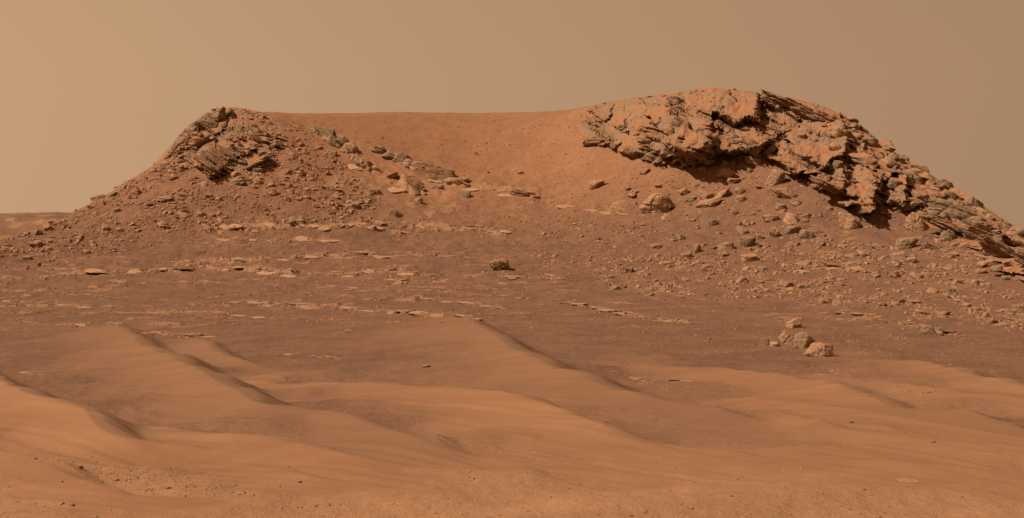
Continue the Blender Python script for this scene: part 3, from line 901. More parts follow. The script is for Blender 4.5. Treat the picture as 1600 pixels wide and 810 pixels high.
def place_block(name, parent, u, v, w, h, seed, tilt=22, lean=0, yaw=0, depth=0.8, sink=0.30, mat=None, n=None, **kw):
    """a bedrock block whose middle shows at photograph pixel (u, v), w x h pixels large, built into the hill"""
    q = None; vv = v
    while q is None and vv < 600:
        q = grid_hit(u, vv, ZZ); vv += 2
    d0 = q[1]; k = m_per_px(d0)
    dims = (w * k / 2 * 1.08, w * k / 2 * depth, h * k / 2 * 1.08)
    y = d0 - dims[1] * (0.5 - sink)
    c = ((u - U0) / F * y, y, (VH - v) / F * y)
    if n is None:
        n = int(np.clip(max(w, h) * 0.64 * 0.62, 10, 54))
    P, Q = rock_shape(seed, n, **kw)
    # the mesh is modelled at its true size (object scale 1), turned by the object
    me = mesh_np(name, bake(P, dims), Q, mat or M_CRAG)
    o = link(name, me, parent, block_matrix(c, (1, 1, 1), tilt, lean, yaw))
    return o


def empty(name, loc=(0, 0, 0)):
    e = bpy.data.objects.new(name, None)
    e.empty_display_size = 0.3
    COL.objects.link(e); e.location = loc
    return e


def outcrop(name, label, blocks, cat="outcrop", group=None, base=None):
    root = empty(name)
    tag(root, label, cat, group)
    for b in blocks:
        b = dict(b); place_block(b.pop('name', 'rock_block'), root, **b)
    return root


def B(u, v, w, h, seed, **kw):
    return dict(u=u, v=v, w=w, h=h, seed=seed, **kw)


LAY = dict(lay=0.15, layers=7, rough=0.11, sharp=11)
SOFT = dict(lay=0.05, layers=5, rough=0.15, sharp=6)

right_crag = outcrop("rock_outcrop", "massive dust-capped layered crag forming the summit of the hill on the right", [
    B(1212, 160, 50, 22, 8, tilt=30, sink=.6, mat=M_GREY, **LAY), B(1250, 172, 66, 13, 10, tilt=28, sink=.6, **LAY), B(1262, 182, 56, 11, 11, tilt=33, sink=.5, **LAY), B(1224, 163, 60, 10, 9, tilt=27, sink=.6, **LAY),
    B(934, 222, 38, 11, 25, tilt=0, sink=.45, mat=M_GREY, lay=.1, layers=4, rough=.1), B(1054, 158, 22, 13, 29, tilt=10, sink=.4, mat=M_GREY, **SOFT), B(1202, 236, 34, 10, 34, tilt=-32, sink=.35, **LAY),
    B(1018, 248, 24, 10, 33, tilt=20, sink=.45, mat=M_GREY, **LAY), B(1440, 320, 34, 10, 55, tilt=30, sink=.4, **LAY), B(1416, 323, 44, 10, 56, tilt=-18, sink=.4, **LAY), B(1484, 374, 28, 24, 53, tilt=40, sink=.5, mat=M_GREY, **LAY),
    B(1488, 337, 78, 32, 47, tilt=24, lean=6, depth=.6, sink=.30, mat=M_GREY, lay=.10, layers=6, rough=.09), B(1478, 353, 70, 14, 48, tilt=26, sink=.4, mat=M_GREY, **LAY),
    B(1545, 376, 84, 26, 49, tilt=26, sink=.28, mat=M_GREY, lay=.24, layers=9, rough=.09, taper=-.2), B(1572, 400, 84, 22, 50, tilt=29, sink=.30, mat=M_GREY, lay=.26, layers=9, rough=.09, taper=-.3),
    B(1590, 386, 70, 18, 51, tilt=28, sink=.35, **LAY), B(1530, 362, 60, 16, 52, tilt=28, sink=.4, mat=M_GREY, **LAY), B(1628, 414, 80, 28, 54, tilt=30, sink=.3, mat=M_GREY, lay=.22, layers=8, rough=.09),
    B(1318, 212, 36, 20, 40, tilt=24, sink=.5, **LAY), B(1290, 186, 44, 16, 13, tilt=28, sink=.5, **LAY), B(1290, 290, 50, 10, 39, tilt=28, sink=.45, **LAY),
])
link("rock_face", FACE_R, right_crag)
# smaller blocks along the broken right-hand skyline, parts of the same crag
rr_ = random.Random(12)
sky_line = [(1262, 158), (1300, 172), (1330, 188), (1360, 212), (1390, 233), (1420, 253), (1450, 273), (1485, 293), (1520, 313), (1560, 340), (1600, 368), (1640, 388)]
for i in range(120):
    s = rr_.random() ** 0.8 * (len(sky_line) - 1); k = min(int(s), len(sky_line) - 2); f = s - k
    u = sky_line[k][0] * (1 - f) + sky_line[k + 1][0] * f; v = sky_line[k][1] * (1 - f) + sky_line[k + 1][1] * f
    dv = abs(rr_.gauss(0, 1)) * 18 + 2
    w = rr_.choice((9, 11, 14, 17, 22, 30, 36))
    place_block('rock_block', right_crag, u + rr_.uniform(-6, 6), v + dv, w, w * rr_.uniform(.35, .75), 300 + i, tilt=rr_.gauss(30, 12), lean=rr_.gauss(0, 12), yaw=rr_.uniform(0, 360),
                depth=rr_.uniform(.7, 1.1), sink=rr_.uniform(.0, .3), mat=rr_.choice((M_CRAG, M_CRAG, M_GREY)), n=8, lay=.1, layers=3, rough=.1)
for i in range(34):
    u = rr_.uniform(905, 1420); v0 = np.interp(u, [905, 1000, 1095, 1180, 1250, 1330, 1420], [190, 160, 145, 150, 168, 195, 262]); v1 = np.interp(u, [905, 1000, 1095, 1180, 1250, 1330, 1420], [220, 240, 262, 240, 270, 310, 325])
    v = v0 + 8 + (v1 - v0 - 8) * rr_.random() ** 0.5
    w = rr_.choice((12, 14, 18, 22, 28))
    place_block('rock_block', right_crag, u, v, w, w * rr_.uniform(.3, .6), 500 + i, tilt=rr_.gauss(24, 10), lean=rr_.gauss(8, 12), yaw=rr_.uniform(0, 360),
                depth=rr_.uniform(.6, 1.0), sink=rr_.uniform(.45, .75), mat=rr_.choice((M_CRAG, M_CRAG, M_GREY)), n=10, lay=.15, layers=4, rough=.1)

left_crag = outcrop("rock_outcrop", "smaller dust-capped layered crag at the left end of the ridge", [
    B(345, 174, 26, 11, 101, tilt=-8, sink=.4, **LAY), B(328, 195, 32, 18, 103, tilt=34, sink=.45, mat=M_GREY, **LAY), B(268, 244, 22, 12, 106, tilt=-24, sink=.4, **LAY), B(402, 217, 32, 8, 115, tilt=38, sink=.4, mat=M_GREY, **LAY),
    B(325, 256, 42, 7, 131, tilt=36, lean=-10, sink=.3, **LAY), B(335, 250, 46, 7, 132, tilt=35, lean=-10, sink=.35, mat=M_GREY, **LAY), B(346, 244, 46, 7, 133, tilt=36, lean=-10, sink=.35, **LAY), B(356, 238, 40, 6, 134, tilt=34, lean=-8, sink=.4, **LAY),
    B(330, 263, 30, 7, 135, tilt=36, sink=.3, mat=M_GREY, **LAY), B(406, 252, 34, 8, 136, tilt=-26, sink=.35, **LAY), B(398, 258, 26, 7, 137, tilt=-26, sink=.35, mat=M_GREY, **LAY), B(310, 226, 40, 9, 138, tilt=-30, sink=.4, **LAY),
    B(284, 224, 28, 14, 105, tilt=-14, sink=.45, mat=M_GREY, **LAY), B(403, 268, 16, 10, 122, tilt=14, sink=.3, **LAY), B(372, 286, 24, 12, 123, tilt=-14, sink=.3, mat=M_GREY, **LAY),
])
link("rock_face", FACE_L, left_crag)
lsky = [(258, 250), (275, 228), (290, 208), (310, 191), (330, 176), (346, 169), (362, 174)]
for i in range(34):
    s = rr_.random() * (len(lsky) - 1); k = int(s); f = s - k
    u = lsky[k][0] * (1 - f) + lsky[k + 1][0] * f; v = lsky[k][1] * (1 - f) + lsky[k + 1][1] * f + abs(rr_.gauss(0, 1)) * 9 + 2
    w = rr_.choice((9, 12, 15, 20, 26))
    place_block('rock_block', left_crag, u + 3, v, w, w * rr_.uniform(.4, .7), 760 + i, tilt=rr_.gauss(-24, 14), lean=rr_.gauss(0, 12), yaw=rr_.uniform(0, 360),
                sink=rr_.uniform(.05, .35), mat=rr_.choice((M_CRAG, M_GREY)), n=10, lay=.12, layers=4, rough=.1)
for i in range(24):
    u = rr_.uniform(270, 440); v0 = np.interp(u, [270, 345, 440], [236, 178, 200]); v = rr_.uniform(v0 + 4, 262)
    w = rr_.choice((9, 11, 14, 18))
    place_block('rock_block', left_crag, u, v, w, w * rr_.uniform(.3, .6), 700 + i, tilt=rr_.gauss(24, 22), lean=rr_.gauss(5, 12), yaw=rr_.uniform(0, 360),
                sink=rr_.uniform(.3, .6), mat=rr_.choice((M_CRAG, M_CRAG, M_GREY)), n=8, lay=.15, layers=4, rough=.1)

rib_a = outcrop("rock_ledge", "upper broken ledge of grey slabs descending right from the left crag", [
    B(512, 212, 32, 22, 131, tilt=46, lean=30, sink=.35, mat=M_GREY, lay=.06, layers=4, rough=.05), B(534, 222, 22, 17, 132, tilt=38, sink=.3, mat=M_GREY, **LAY), B(522, 224, 24, 16, 133, tilt=44, sink=.45, mat=M_GREY, **LAY),
    B(497, 205, 15, 12, 134, tilt=40, sink=.35, mat=M_GREY, **LAY), B(549, 236, 24, 21, 135, tilt=50, sink=.4, mat=M_TAN, **LAY), B(566, 255, 29, 14, 136, tilt=24, sink=.35, mat=M_GREY, **LAY), B(553, 247, 17, 10, 137, tilt=44, sink=.35, mat=M_GREY, **LAY),
    B(548, 226, 12, 9, 138, tilt=30, sink=.35, mat=M_GREY, **LAY)], cat="rock ledge")
rib_b = outcrop("rock_ledge", "middle line of rounded grey slabs slanting down the bowl to a big grey block", [
    B(594, 237, 32, 10, 141, tilt=24, sink=.3, mat=M_GREY, **LAY), B(612, 245, 27, 12, 142, tilt=20, sink=.3, mat=M_GREY, **LAY), B(629, 250, 27, 18, 143, tilt=28, sink=.4, mat=M_GREY, **LAY), B(640, 258, 24, 16, 144, tilt=30, sink=.4, mat=M_GREY, **LAY),
    B(655, 265, 29, 20, 145, tilt=18, sink=.35, mat=M_TAN, **LAY), B(681, 276, 51, 30, 146, tilt=14, lean=15, depth=.6, sink=.25, mat=M_TAN, lay=.08, layers=5, rough=.06, taper=-.25), B(703, 279, 17, 13, 147, tilt=10, sink=.4, mat=M_GREY, **LAY),
    B(722, 281, 29, 9, 148, tilt=10, sink=.3, mat=M_TAN, **LAY), B(715, 286, 29, 13, 149, tilt=20, sink=.45, mat=M_TAN, **LAY), B(683, 293, 20, 8, 150, tilt=-8, sink=.35, mat=M_GREY, **LAY)], cat="rock ledge")
outcrop("rock_ledge", "tan jointed slabs below the big grey block of the middle ledge", [
    B(639, 294, 37, 29, 151, tilt=40, lean=20, sink=.35, mat=M_TAN, lay=.06, layers=4, rough=.06), B(650, 286, 27, 12, 152, tilt=34, sink=.35, mat=M_TAN, **LAY), B(657, 298, 20, 13, 153, tilt=40, sink=.4, mat=M_TAN, **LAY),
    B(632, 280, 27, 10, 154, tilt=-10, sink=.35, mat=M_GREY, **LAY), B(648, 304, 20, 13, 155, tilt=34, sink=.35, mat=M_TAN, **LAY), B(662, 305, 12, 9, 156, tilt=34, sink=.4, mat=M_TAN, **LAY), B(612, 276, 22, 9, 157, tilt=-20, sink=.4, mat=M_TAN, **LAY)], cat="rock ledge")
for rib, line in ((rib_a, [(494, 203), (520, 218), (545, 236), (566, 254), (592, 268)]), (rib_b, [(582, 231), (612, 245), (640, 257), (668, 270), (700, 280), (728, 284)])):
    L = smooth_line(line, 6)
    for i in range(26):
        q = L[rr_.randrange(len(L))]
        w = rr_.choice((7, 9, 11, 14, 18))
        place_block('rock_block', rib, q[0] + rr_.uniform(-4, 4), q[1] + rr_.gauss(1, 3), w, w * rr_.uniform(.4, .7), 820 + i, tilt=rr_.gauss(30, 12), lean=rr_.gauss(5, 12), yaw=rr_.uniform(0, 360),
                    sink=rr_.uniform(.2, .45), mat=rr_.choice((M_TAN, M_GREY, M_CRAG)), n=9, lay=.1, layers=3, rough=.1)
outcrop("rock_ledge", "long thin dark-edged slab poking out on the slope right of the middle ledge", [
    B(817, 303, 41, 10, 161, tilt=9, lean=-6, depth=.5, sink=.3, mat=M_TAN, lay=.1, layers=3, rough=.05, taper=-.3), B(836, 308, 15, 6, 162, tilt=4, sink=.35, mat=M_TAN, **LAY)], cat="rock ledge")

# ------------------------------------------------------------------ loose boulders, each one named by its look and its neighbours
BOULDERS = [
    # u, v, w, h, tilt, material, label, shape
    (1030, 317, 48, 32, 6, M_TAN, "biggest loose boulder, dusty and layered, alone on smooth ground below the overhanging crag", dict(lay=.16, layers=5, rough=.09, sharp=8, n=34, depth=.9)),
    (779, 413, 33, 24, 0, M_CRAG, "lone grey boulder with a hollowed dark underside in the middle of the lower slope", dict(rough=.09, sharp=5, n=30, depth=.9, hollow=.24)),
    (1241, 506, 25, 15, -24, M_TAN, "pale wedge rock with holes, uppermost of the five-rock cluster on the right sand", dict(lay=.12, layers=4, rough=.06, n=20, sharp=16, sides=4, taper=.35)),
    (1228, 530, 31, 17, 44, M_TAN, "elongated leaning rock with dark underside in the cluster on the right sand", dict(lay=.1, layers=3, rough=.07, n=20, sharp=13)),
    (1255, 531, 22, 32, 0, M_TAN, "upright pointed rock casting shadow in the cluster on the right sand", dict(lay=.05, layers=3, rough=.06, n=20, sharp=16, sides=4, taper=.6)),
    (1281, 547, 32, 27, 14, M_TAN, "pitted pale rock with undercut dark base, lowest of the cluster on the right sand", dict(lay=.08, layers=3, rough=.08, n=20, sharp=14, sides=5, taper=.4)),
    (1196, 534, 12, 12, 0, M_TAN, "small pitted pale rock at the left edge of the cluster on the right sand", dict(lay=.1, layers=3, rough=.07, n=20, sharp=13)),
    (1211, 538, 16, 8, 0, M_SLAB, "small flat orange slab beside the elongated rock of the right cluster", dict(lay=.1, layers=3, rough=.1, n=10)),
    (1449, 515, 22, 16, 0, M_GREY, "dark grey pyramid rock on the low ledge at far right", dict(lay=.05, layers=3, rough=.08, n=16, taper=.5)),
    (1470, 522, 12, 7, 0, M_GREY, "small grey rounded rock just right of the grey pyramid rock", dict(rough=.1, sharp=6, n=10)),
    (1170, 377, 30, 20, 0, M_GREY, "biggest rounded grey boulder on the bare patch below the boulder field", dict(rough=.10, sharp=5, n=20)),
    (1159, 361, 18, 12, 20, M_TAN, "tan slab leaning on the back of the big rounded grey boulder", dict(lay=.1, layers=3, rough=.1, n=12)),
    (1186, 371, 14, 9, 10, M_TAN, "tan angular rock touching the right side of the big rounded grey boulder", dict(lay=.1, layers=3, rough=.1, n=10)),
    (1138, 383, 20, 12, 0, M_GREY, "pale grey low boulder left of the big rounded grey boulder", dict(rough=.1, sharp=7, n=12, taper=.3)),
    (1089, 389, 14, 16, 0, M_GREY, "upright rounded grey rock with small rubble on its right", dict(rough=.1, sharp=6, n=14)),
    (1073, 399, 20, 8, 0, M_GREY, "low dark grey rock at the foot of the upright rounded grey rock", dict(lay=.1, layers=3, rough=.1, n=10)),
    (1026, 385, 18, 9, 0, M_GREY, "flat oval grey rock alone below the biggest loose boulder", dict(rough=.08, sharp=6, n=12)),
    (1114, 347, 13, 12, 0, M_GREY, "small rounded greenish grey rock in the open patch under the flat slabs", dict(rough=.12, sharp=5, n=12)),
    (1103, 305, 26, 14, 14, M_TAN, "upper half of a split tan slab right of the biggest loose boulder", dict(lay=.12, layers=3, rough=.09, n=14)),
    (1108, 317, 34, 12, -14, M_TAN, "lower half of a split tan slab right of the biggest loose boulder", dict(lay=.12, layers=3, rough=.09, n=14)),
    (1131, 302, 26, 9, -24, M_TAN, "slim tan slab tilted up to the right beside the split slab", dict(lay=.12, layers=3, rough=.08, n=12)),
    (1157, 298, 16, 12, 0, M_TAN, "upper of two stacked rounded tan rocks in the boulder field", dict(rough=.09, sharp=7, n=12)),
    (1157, 310, 17, 11, 0, M_TAN, "lower of two stacked rounded tan rocks in the boulder field", dict(rough=.09, sharp=7, n=12)),
    (1145, 331, 13, 12, 30, M_TAN, "plain egg-shaped tan rock below the stacked rounded rocks", dict(rough=.07, sharp=5, n=12)),
    (1134, 270, 23, 16, 0, M_TAN, "rounded tan boulder just below the dark overhang of the crag", dict(lay=.1, layers=3, rough=.1, n=14)),
    (1133, 257, 14, 10, 10, M_GREY, "grey rock perched above the rounded tan boulder at the overhang", dict(rough=.1, n=10)),
    (1146, 282, 22, 8, 4, M_TAN, "flat tan slab under the rounded boulder below the overhang", dict(lay=.15, layers=3, rough=.08, n=12)),
    (1210, 276, 26, 28, 14, M_TAN, "tall fractured tan boulder standing on dark sand below the right crag", dict(lay=.1, layers=4, rough=.10, n=20, sharp=9)),
    (1178, 251, 28, 13, 12, M_TAN, "blocky layered rock at the foot of the crag above the tall fractured boulder", dict(lay=.2, layers=4, rough=.1, n=14)),
    (1229, 302, 30, 16, 32, M_TAN, "cracked tan slab sloping right in the upper boulder field", dict(lay=.15, layers=4, rough=.1, n=16)),
    (1244, 316, 22, 10, 30, M_TAN, "broken end piece at the lower right of the cracked sloping slab", dict(lay=.15, layers=3, rough=.1, n=12)),
    (1220, 323, 18, 10, 10, M_GREY, "dark grey rock with ragged top under the cracked sloping slab", dict(lay=.1, layers=3, rough=.14, n=12)),
    (1206, 341, 22, 11, 0, M_TAN, "low hollow-sided tan rock left of the pale rounded slab", dict(lay=.15, layers=3, rough=.12, n=12)),
    (1235, 341, 22, 17, 12, M_SLAB, "pale rounded slab in the centre of the boulder field", dict(rough=.08, sharp=8, n=14)),
    (1240, 359, 26, 13, 8, M_GREY, "left half of a cracked grey boulder split by a dark gap", dict(rough=.08, sharp=8, n=14)),
    (1260, 366, 23, 15, 8, M_GREY, "right half of a cracked grey boulder split by a dark gap", dict(rough=.08, sharp=8, n=14)),
    (1210, 364, 15, 14, 0, M_GREY, "small dark spiky grey rock left of the cracked grey boulder", dict(rough=.16, n=12)),
    (1327, 348, 30, 25, 18, M_TAN, "rounded fractured boulder below the dark cliff face on the right", dict(lay=.12, layers=4, rough=.1, n=20)),
    (1427, 348, 40, 28, 36, M_TAN, "large smooth orange-topped boulder leaning beside the grey slab", dict(rough=.07, sharp=9, n=26, lay=.05, layers=4)),
    (1415, 380, 34, 18, -8, M_GREY, "pale grey pointed boulder with dark shadow right of it, below the leaning boulder", dict(lay=.1, layers=4, rough=.08, n=18, taper=.2)),
    (1458, 387, 28, 7, 26, M_GREY, "thin dark slab lying downhill of the grey slab", dict(lay=.1, layers=3, rough=.08, n=12)),
    (1300, 414, 32, 7, 14, M_GREY, "long thin dark slab standing on edge in the right scree", dict(lay=.15, layers=3, rough=.08, n=12)),
    (1258, 412, 26, 7, -4, M_GREY, "thin dark slab left of the long one in the right scree", dict(lay=.15, layers=3, rough=.08, n=12)),
    (1333, 413, 20, 7, -6, M_GREY, "short thin dark slab right of the long one in the right scree", dict(lay=.15, layers=3, rough=.08, n=12)),
    (1172, 404, 24, 12, 0, M_TAN, "tan slab with a dark crack on top below the big rounded grey boulder", dict(lay=.2, layers=3, rough=.1, n=14)),
    (1350, 398, 24, 7, 24, M_TAN, "tilted tan plate in the scree beneath the rounded fractured boulder", dict(lay=.1, layers=3, rough=.08, n=10)),
    (1373, 385, 22, 7, 14, M_GREY, "dark edged plate in the scree left of the pale pointed boulder", dict(lay=.1, layers=3, rough=.08, n=10)),
    (1487, 455, 14, 10, 0, M_GREY, "grey ragged rock in the lower right scree", dict(lay=.1, layers=3, rough=.14, n=10)),
    (1570, 373 + 62, 14, 8, 10, M_GREY, "dark flat rock near the right edge of the scree", dict(lay=.1, layers=3, rough=.1, n=10)),
    (1430, 472, 20, 6, 4, M_TAN, "flat tan rock at the lower border of the right scree", dict(lay=.1, layers=3, rough=.1, n=10)),
    (931, 288, 22, 13, -8, M_TAN, "pointed tan rock on the smooth slope left of the boulder field", dict(lay=.1, layers=3, rough=.12, n=14)),
    (615, 333, 22, 13, 22, M_GREY, "dark wedge rock with tan sloping top below the middle ledge", dict(lay=.05, layers=3, rough=.08, n=14, taper=.2)),
    (584, 356, 12, 10, 0, M_GREY, "small dark round rock sitting on the long pale ledge", dict(rough=.1, sharp=6, n=10)),
    (727, 302, 16, 10, 0, M_GREY, "dark block at the right end of the middle ledge", dict(lay=.05, layers=3, rough=.1, n=10)),
    (655, 313, 15, 9, -14, M_TAN, "small rounded tan rock at the foot of the jointed slabs", dict(rough=.08, sharp=6, n=10)),
    (552, 321, 16, 8, 0, M_TAN, "small low tan rock on the slope left of the dark wedge rock", dict(lay=.05, layers=3, rough=.1, n=10)),
    (588, 299, 14, 9, 10, M_GREY, "pair-like small grey rock on the slope left of the jointed slabs", dict(lay=.05, layers=3, rough=.12, n=10)),
    (743, 240, 6, 5, 0, M_GREY, "tiny dark stone alone on the smooth red bowl", dict(rough=.1, n=6)),
    (762, 269, 5, 4, 0, M_GREY, "tiny dark stone in the bowl below the other lone stone", dict(rough=.1, n=6)),
    (812, 269, 10, 6, 0, M_TAN, "small tan stone on the right side of the bowl", dict(rough=.1, n=8)),
    (260, 311, 26, 10, 0, M_GREY, "dark flat slab jutting from the left flank scree", dict(lay=.12, layers=3, rough=.1, n=14)),
    (153, 303, 20, 8, -12, M_GREY, "dark thin slab jutting on the left flank skyline", dict(lay=.12, layers=3, rough=.1, n=12)),
    (182, 328, 10, 7, 0, M_GREY, "small dark rock in the left flank scree below the skyline slab", dict(rough=.1, n=8)),
    (801, 436, 14, 5, 8, M_GREY, "flat dark slab just below the lone hollowed boulder", dict(lay=.1, layers=3, rough=.1, n=8)),
    (666, 572, 10, 5, 0, M_GREY, "small grey stone on sand left of the highest dune crest", dict(rough=.12, n=8)),
    (545, 518, 14, 5, 0, M_GREY, "grey double stone on the plain left of the highest dune crest", dict(rough=.14, n=8)),
    (1541, 492, 10, 7, 0, M_GREY, "small grey rock at the lower right edge of the scree", dict(rough=.12, n=8)),
    (1330, 660, 8, 4, 0, M_GREY, "small dark stone on the pale sand at lower right", dict(rough=.12, n=6)),
    (1458, 690, 8, 4, 0, M_GREY, "dark stone on the sand right of the pale rock chips", dict(rough=.12, n=6)),
    (1418, 752, 30, 2, 0, M_TAN, "low pale flat rock surfacing in the foreground sand at lower right", dict(rough=.08, n=12)),
    (113, 789, 7, 5, 0, M_GREY, "single dark stone on the foreground sand at lower left", dict(rough=.12, n=6)),
    (468, 753, 6, 4, 0, M_GREY, "dark pebble in the foreground near the low sand ripple", dict(rough=.12, n=6)),
    (262, 762, 8, 5, 0, M_GREY, "dark pebble below the pebble field at lower left", dict(rough=.12, n=6)),
    (125, 730, 9, 6, 0, M_GREY, "largest dark stone of the pebble field at lower left", dict(rough=.12, n=6)),
]


def ground_normal(x, y):
    e = 0.6
    return Vector((-(ground_z(x + e, y, ZZ) - ground_z(x - e, y, ZZ)) / (2 * e), -(ground_z(x, y + e, ZZ) - ground_z(x, y - e, ZZ)) / (2 * e), 1)).normalized()


for i, (u, v, w, h, tilt, mat, label, kw) in enumerate(BOULDERS):
    kw = dict(kw); n = kw.pop('n', 12); depth = kw.pop('depth', 0.75)
    q, vv = None, v + h * 0.40
    while q is None:
        q = grid_hit(u, vv, ZZ); vv += 2
    k = m_per_px(q[1])
    dims = (w * k / 2 * 1.05, w * k / 2 * depth, h * k / 2 * 1.15)
    P, Q = rock_shape(900 + i, n, **kw)
    P[:, 2] += 0.62
    nm = "boulder" if w >= 13 else "stone"
    if h < w * 0.42: nm = "rock_slab"
    yaw = (i * 67) % 360 if kw.get('sharp', 14) < 9 else (i * 31) % 40 - 20
    P2 = bake(P, (1, 1, 1))
    c, s_ = math.cos(math.radians(yaw)), math.sin(math.radians(yaw))
    P2[:, :2] = P2[:, :2] @ np.array([[c, -s_], [s_, c]], np.float32)
    me = mesh_np(nm, bake(P2, dims), Q, mat)
    o = link(nm, me, None, block_matrix((q[0], q[1] + dims[1] * 0.3, q[2] - dims[2] * 0.12), (1, 1, 1), tilt, -6))
    tag(o, label, "rock")

# ------------------------------------------------------------------ pale bedrock slabs along the ledges
SLABS = []
for s in range(10):
    P, Q = rock_shape(1500 + s, 7, sides=5 + s % 3, lay=.10, layers=3, rough=.09, slope=.2)
    SLABS.append(mesh_np("slab", P, Q, M_SLAB))
LEDGE_LABELS = [
    "long pale ledge with a dark lip across the left slope under the talus", "short pale ledge ending in bright orange slabs under the middle outcrop", "thin dark-slotted ledge just below the long pale ledge",
    "humped pale ledge at the left of the lower slope", "longest line of big bright slabs crossing the left of the lower slope", "bright slab line running right to the highest dune crest",
    "scattered thin slabs between the bright slab line and the dunes", "thin slab line left of the tallest left dune crest", "patch of pale slabs right behind the left dune crest",
    "faint slab line at the left edge of the lower slope", "thin slab line above the highest dune crest", "slab line just below the lone hollowed boulder", "short faint slabs below the lone boulder's slab line",
    "bright slab line on the plain left of the right-hand rock cluster", "pale slab on the right plain above the rock cluster", "broken slabs around the grey pyramid rock at far right",
    "flat slabs in the gravel right of the highest dune", "orange slab patch on the slope below the bowl", "pale slabs leading to the long thin dark-edged slab", "dark-edged ledge in the middle of the right scree",
    "short slab line right of the lone hollowed boulder", "very faint slab line at the far left of the plain", "thin broken slab line above the bright slab line", "short faint slabs in the centre above the bright slab line",
    "thin dark slabs at the edge of the right-hand sand", "pale slab cluster amid the right-hand sand", "small whitish slabs on the left dune", "thin slabs at the head of the central sand",
    "upper dusty rib slanting down from the left crag", "lower dusty rib slanting down the edge of the bowl"]
rs_ = random.Random(5)
nslab = 0
for (P, stg, wpx), lab in zip(LEDGE_W, LEDGE_LABELS):
    mid = P[len(P) // 2]
    root = empty("bedrock_ledge", (mid[0], mid[1], float(ground_z(mid[0], mid[1], ZZ))))
    tag(root, lab, "rock ledge")
    seg = np.hypot(np.diff(P[:, 0]), np.diff(P[:, 1])); cum = np.concatenate([[0], np.cumsum(seg)]); L = cum[-1]
    k = P[:, 1].mean() / F
    s = rs_.uniform(0, 20) * k
    while s < L:
        w = rs_.uniform(9, 34) * k * (0.6 + 0.5 * stg)
        x = np.interp(s + w / 2, cum, P[:, 0]); y = np.interp(s + w / 2, cum, P[:, 1]) + rs_.gauss(0, 1) * wpx * k * 0.9 + wpx * k * 0.3
        if rs_.random() < 0.45 + 0.45 * stg:
            hz = rs_.uniform(0.35, 1.0) * wpx * k * 0.22
            R = Matrix.Rotation(rs_.gauss(0.06, 0.05), 4, 'Y') @ Matrix.Rotation(math.atan((float(ground_z(x, y + .8, ZZ)) - float(ground_z(x, y - .8, ZZ))) / 1.6) * 0.9 + rs_.gauss(0.0, 0.05), 4, 'X') @ Matrix.Rotation(rs_.gauss(0, 0.25), 4, 'Z')
            dims = (w / 2, w / 2 * rs_.uniform(0.5, 0.9), max(hz, 0.05))
            z = float(ground_z(x, y, ZZ))
            link("slab", SLABS[rs_.randrange(10)], root, Matrix.Translation(Vector((x, y, z - dims[2] * 0.25)) - root.location) @ R @ Matrix.Diagonal((*dims, 1)))
            nslab += 1
        s += w * rs_.uniform(0.9, 1.8)

# ------------------------------------------------------------------ scree: the largest stones one by one, the rest as stuff
def in_poly(u, v, P):
    ins = np.zeros(u.shape, bool)
    P = np.array(P, float)
    for (ax, ay), (bx, by) in zip(P, np.roll(P, -1, 0)):
        ins ^= ((ay > v) != (by > v)) & (u < (bx - ax) * (v - ay) / (by - ay + 1e-9) + ax)
    return ins


def hits(u, v):
    """vectorised ground hits for many pixels"""
    VV = VH - F * ZZ / YA
    VM = np.minimum.accumulate(np.where(YY < 15, 2000, VV), 0)
    t = (u - U0) / F
    j = np.clip(np.rint(np.interp(t, Tc, np.arange(NC))).astype(int), 0, NC - 1)
    out = np.full((len(u), 3), np.nan)
    order = np.argsort(j)
    for jj in np.unique(j):
        m = np.nonzero(j == jj)[0]
        i = np.searchsorted(-VM[:, jj], -v[m])
        ok = (i < NR) & (i > 0)
        mm = m[ok]; ii = i[ok]
        good = Yr[ii] < 192
        mm, ii = mm[good], ii[good]
        out[mm, 0] = XA[ii, jj] + (t[mm] - Tc[jj]) * YA[ii, jj]; out[mm, 1] = YA[ii, jj]; out[mm, 2] = ZZ[ii, jj]
    return out


LEFT = [(-120, 420), (-120, 392), (0, 374), (130, 328), (270, 243), (330, 270), (430, 262), (470, 300), (560, 330), (600, 352), (420, 352), (320, 366), (120, 412), (0, 425)]
LEFTUP = [(400, 185), (470, 195), (520, 240), (600, 320), (560, 335), (440, 300), (400, 262), (430, 225)]
RIGHT = [(930, 430), (1000, 400), (1090, 400), (1200, 385), (1290, 372), (1400, 392), (1480, 372), (1640, 430), (1860, 500), (1860, 560), (1560, 512), (1400, 492), (1250, 470), (1080, 470), (950, 455)]
FIELD = [(940, 262), (1080, 262), (1200, 240), (1320, 305), (1420, 330), (1480, 375), (1380, 395), (1250, 385), (1080, 400), (990, 350)]
MID = [(850, 335), (1000, 350), (1080, 400), (950, 430), (840, 430)]
ALL = [(-120, 430), (200, 350), (600, 340), (900, 300), (1300, 380), (1720, 520), (1720, 600), (1100, 560), (760, 505), (330, 510), (200, 505), (-120, 540)]
FORE = [(-120, 705), (100, 720), (300, 735), (760, 700), (1000, 720), (1720, 640), (1720, 860), (-120, 860)]
BOWL = [(420, 182), (900, 182), (930, 260), (860, 335), (740, 290), (600, 230), (520, 200)]
PEB1 = [(30, 705), (150, 715), (320, 738), (420, 780), (260, 782), (190, 755), (80, 730)]
TRIS = 0
rg = np.random.default_rng(21)


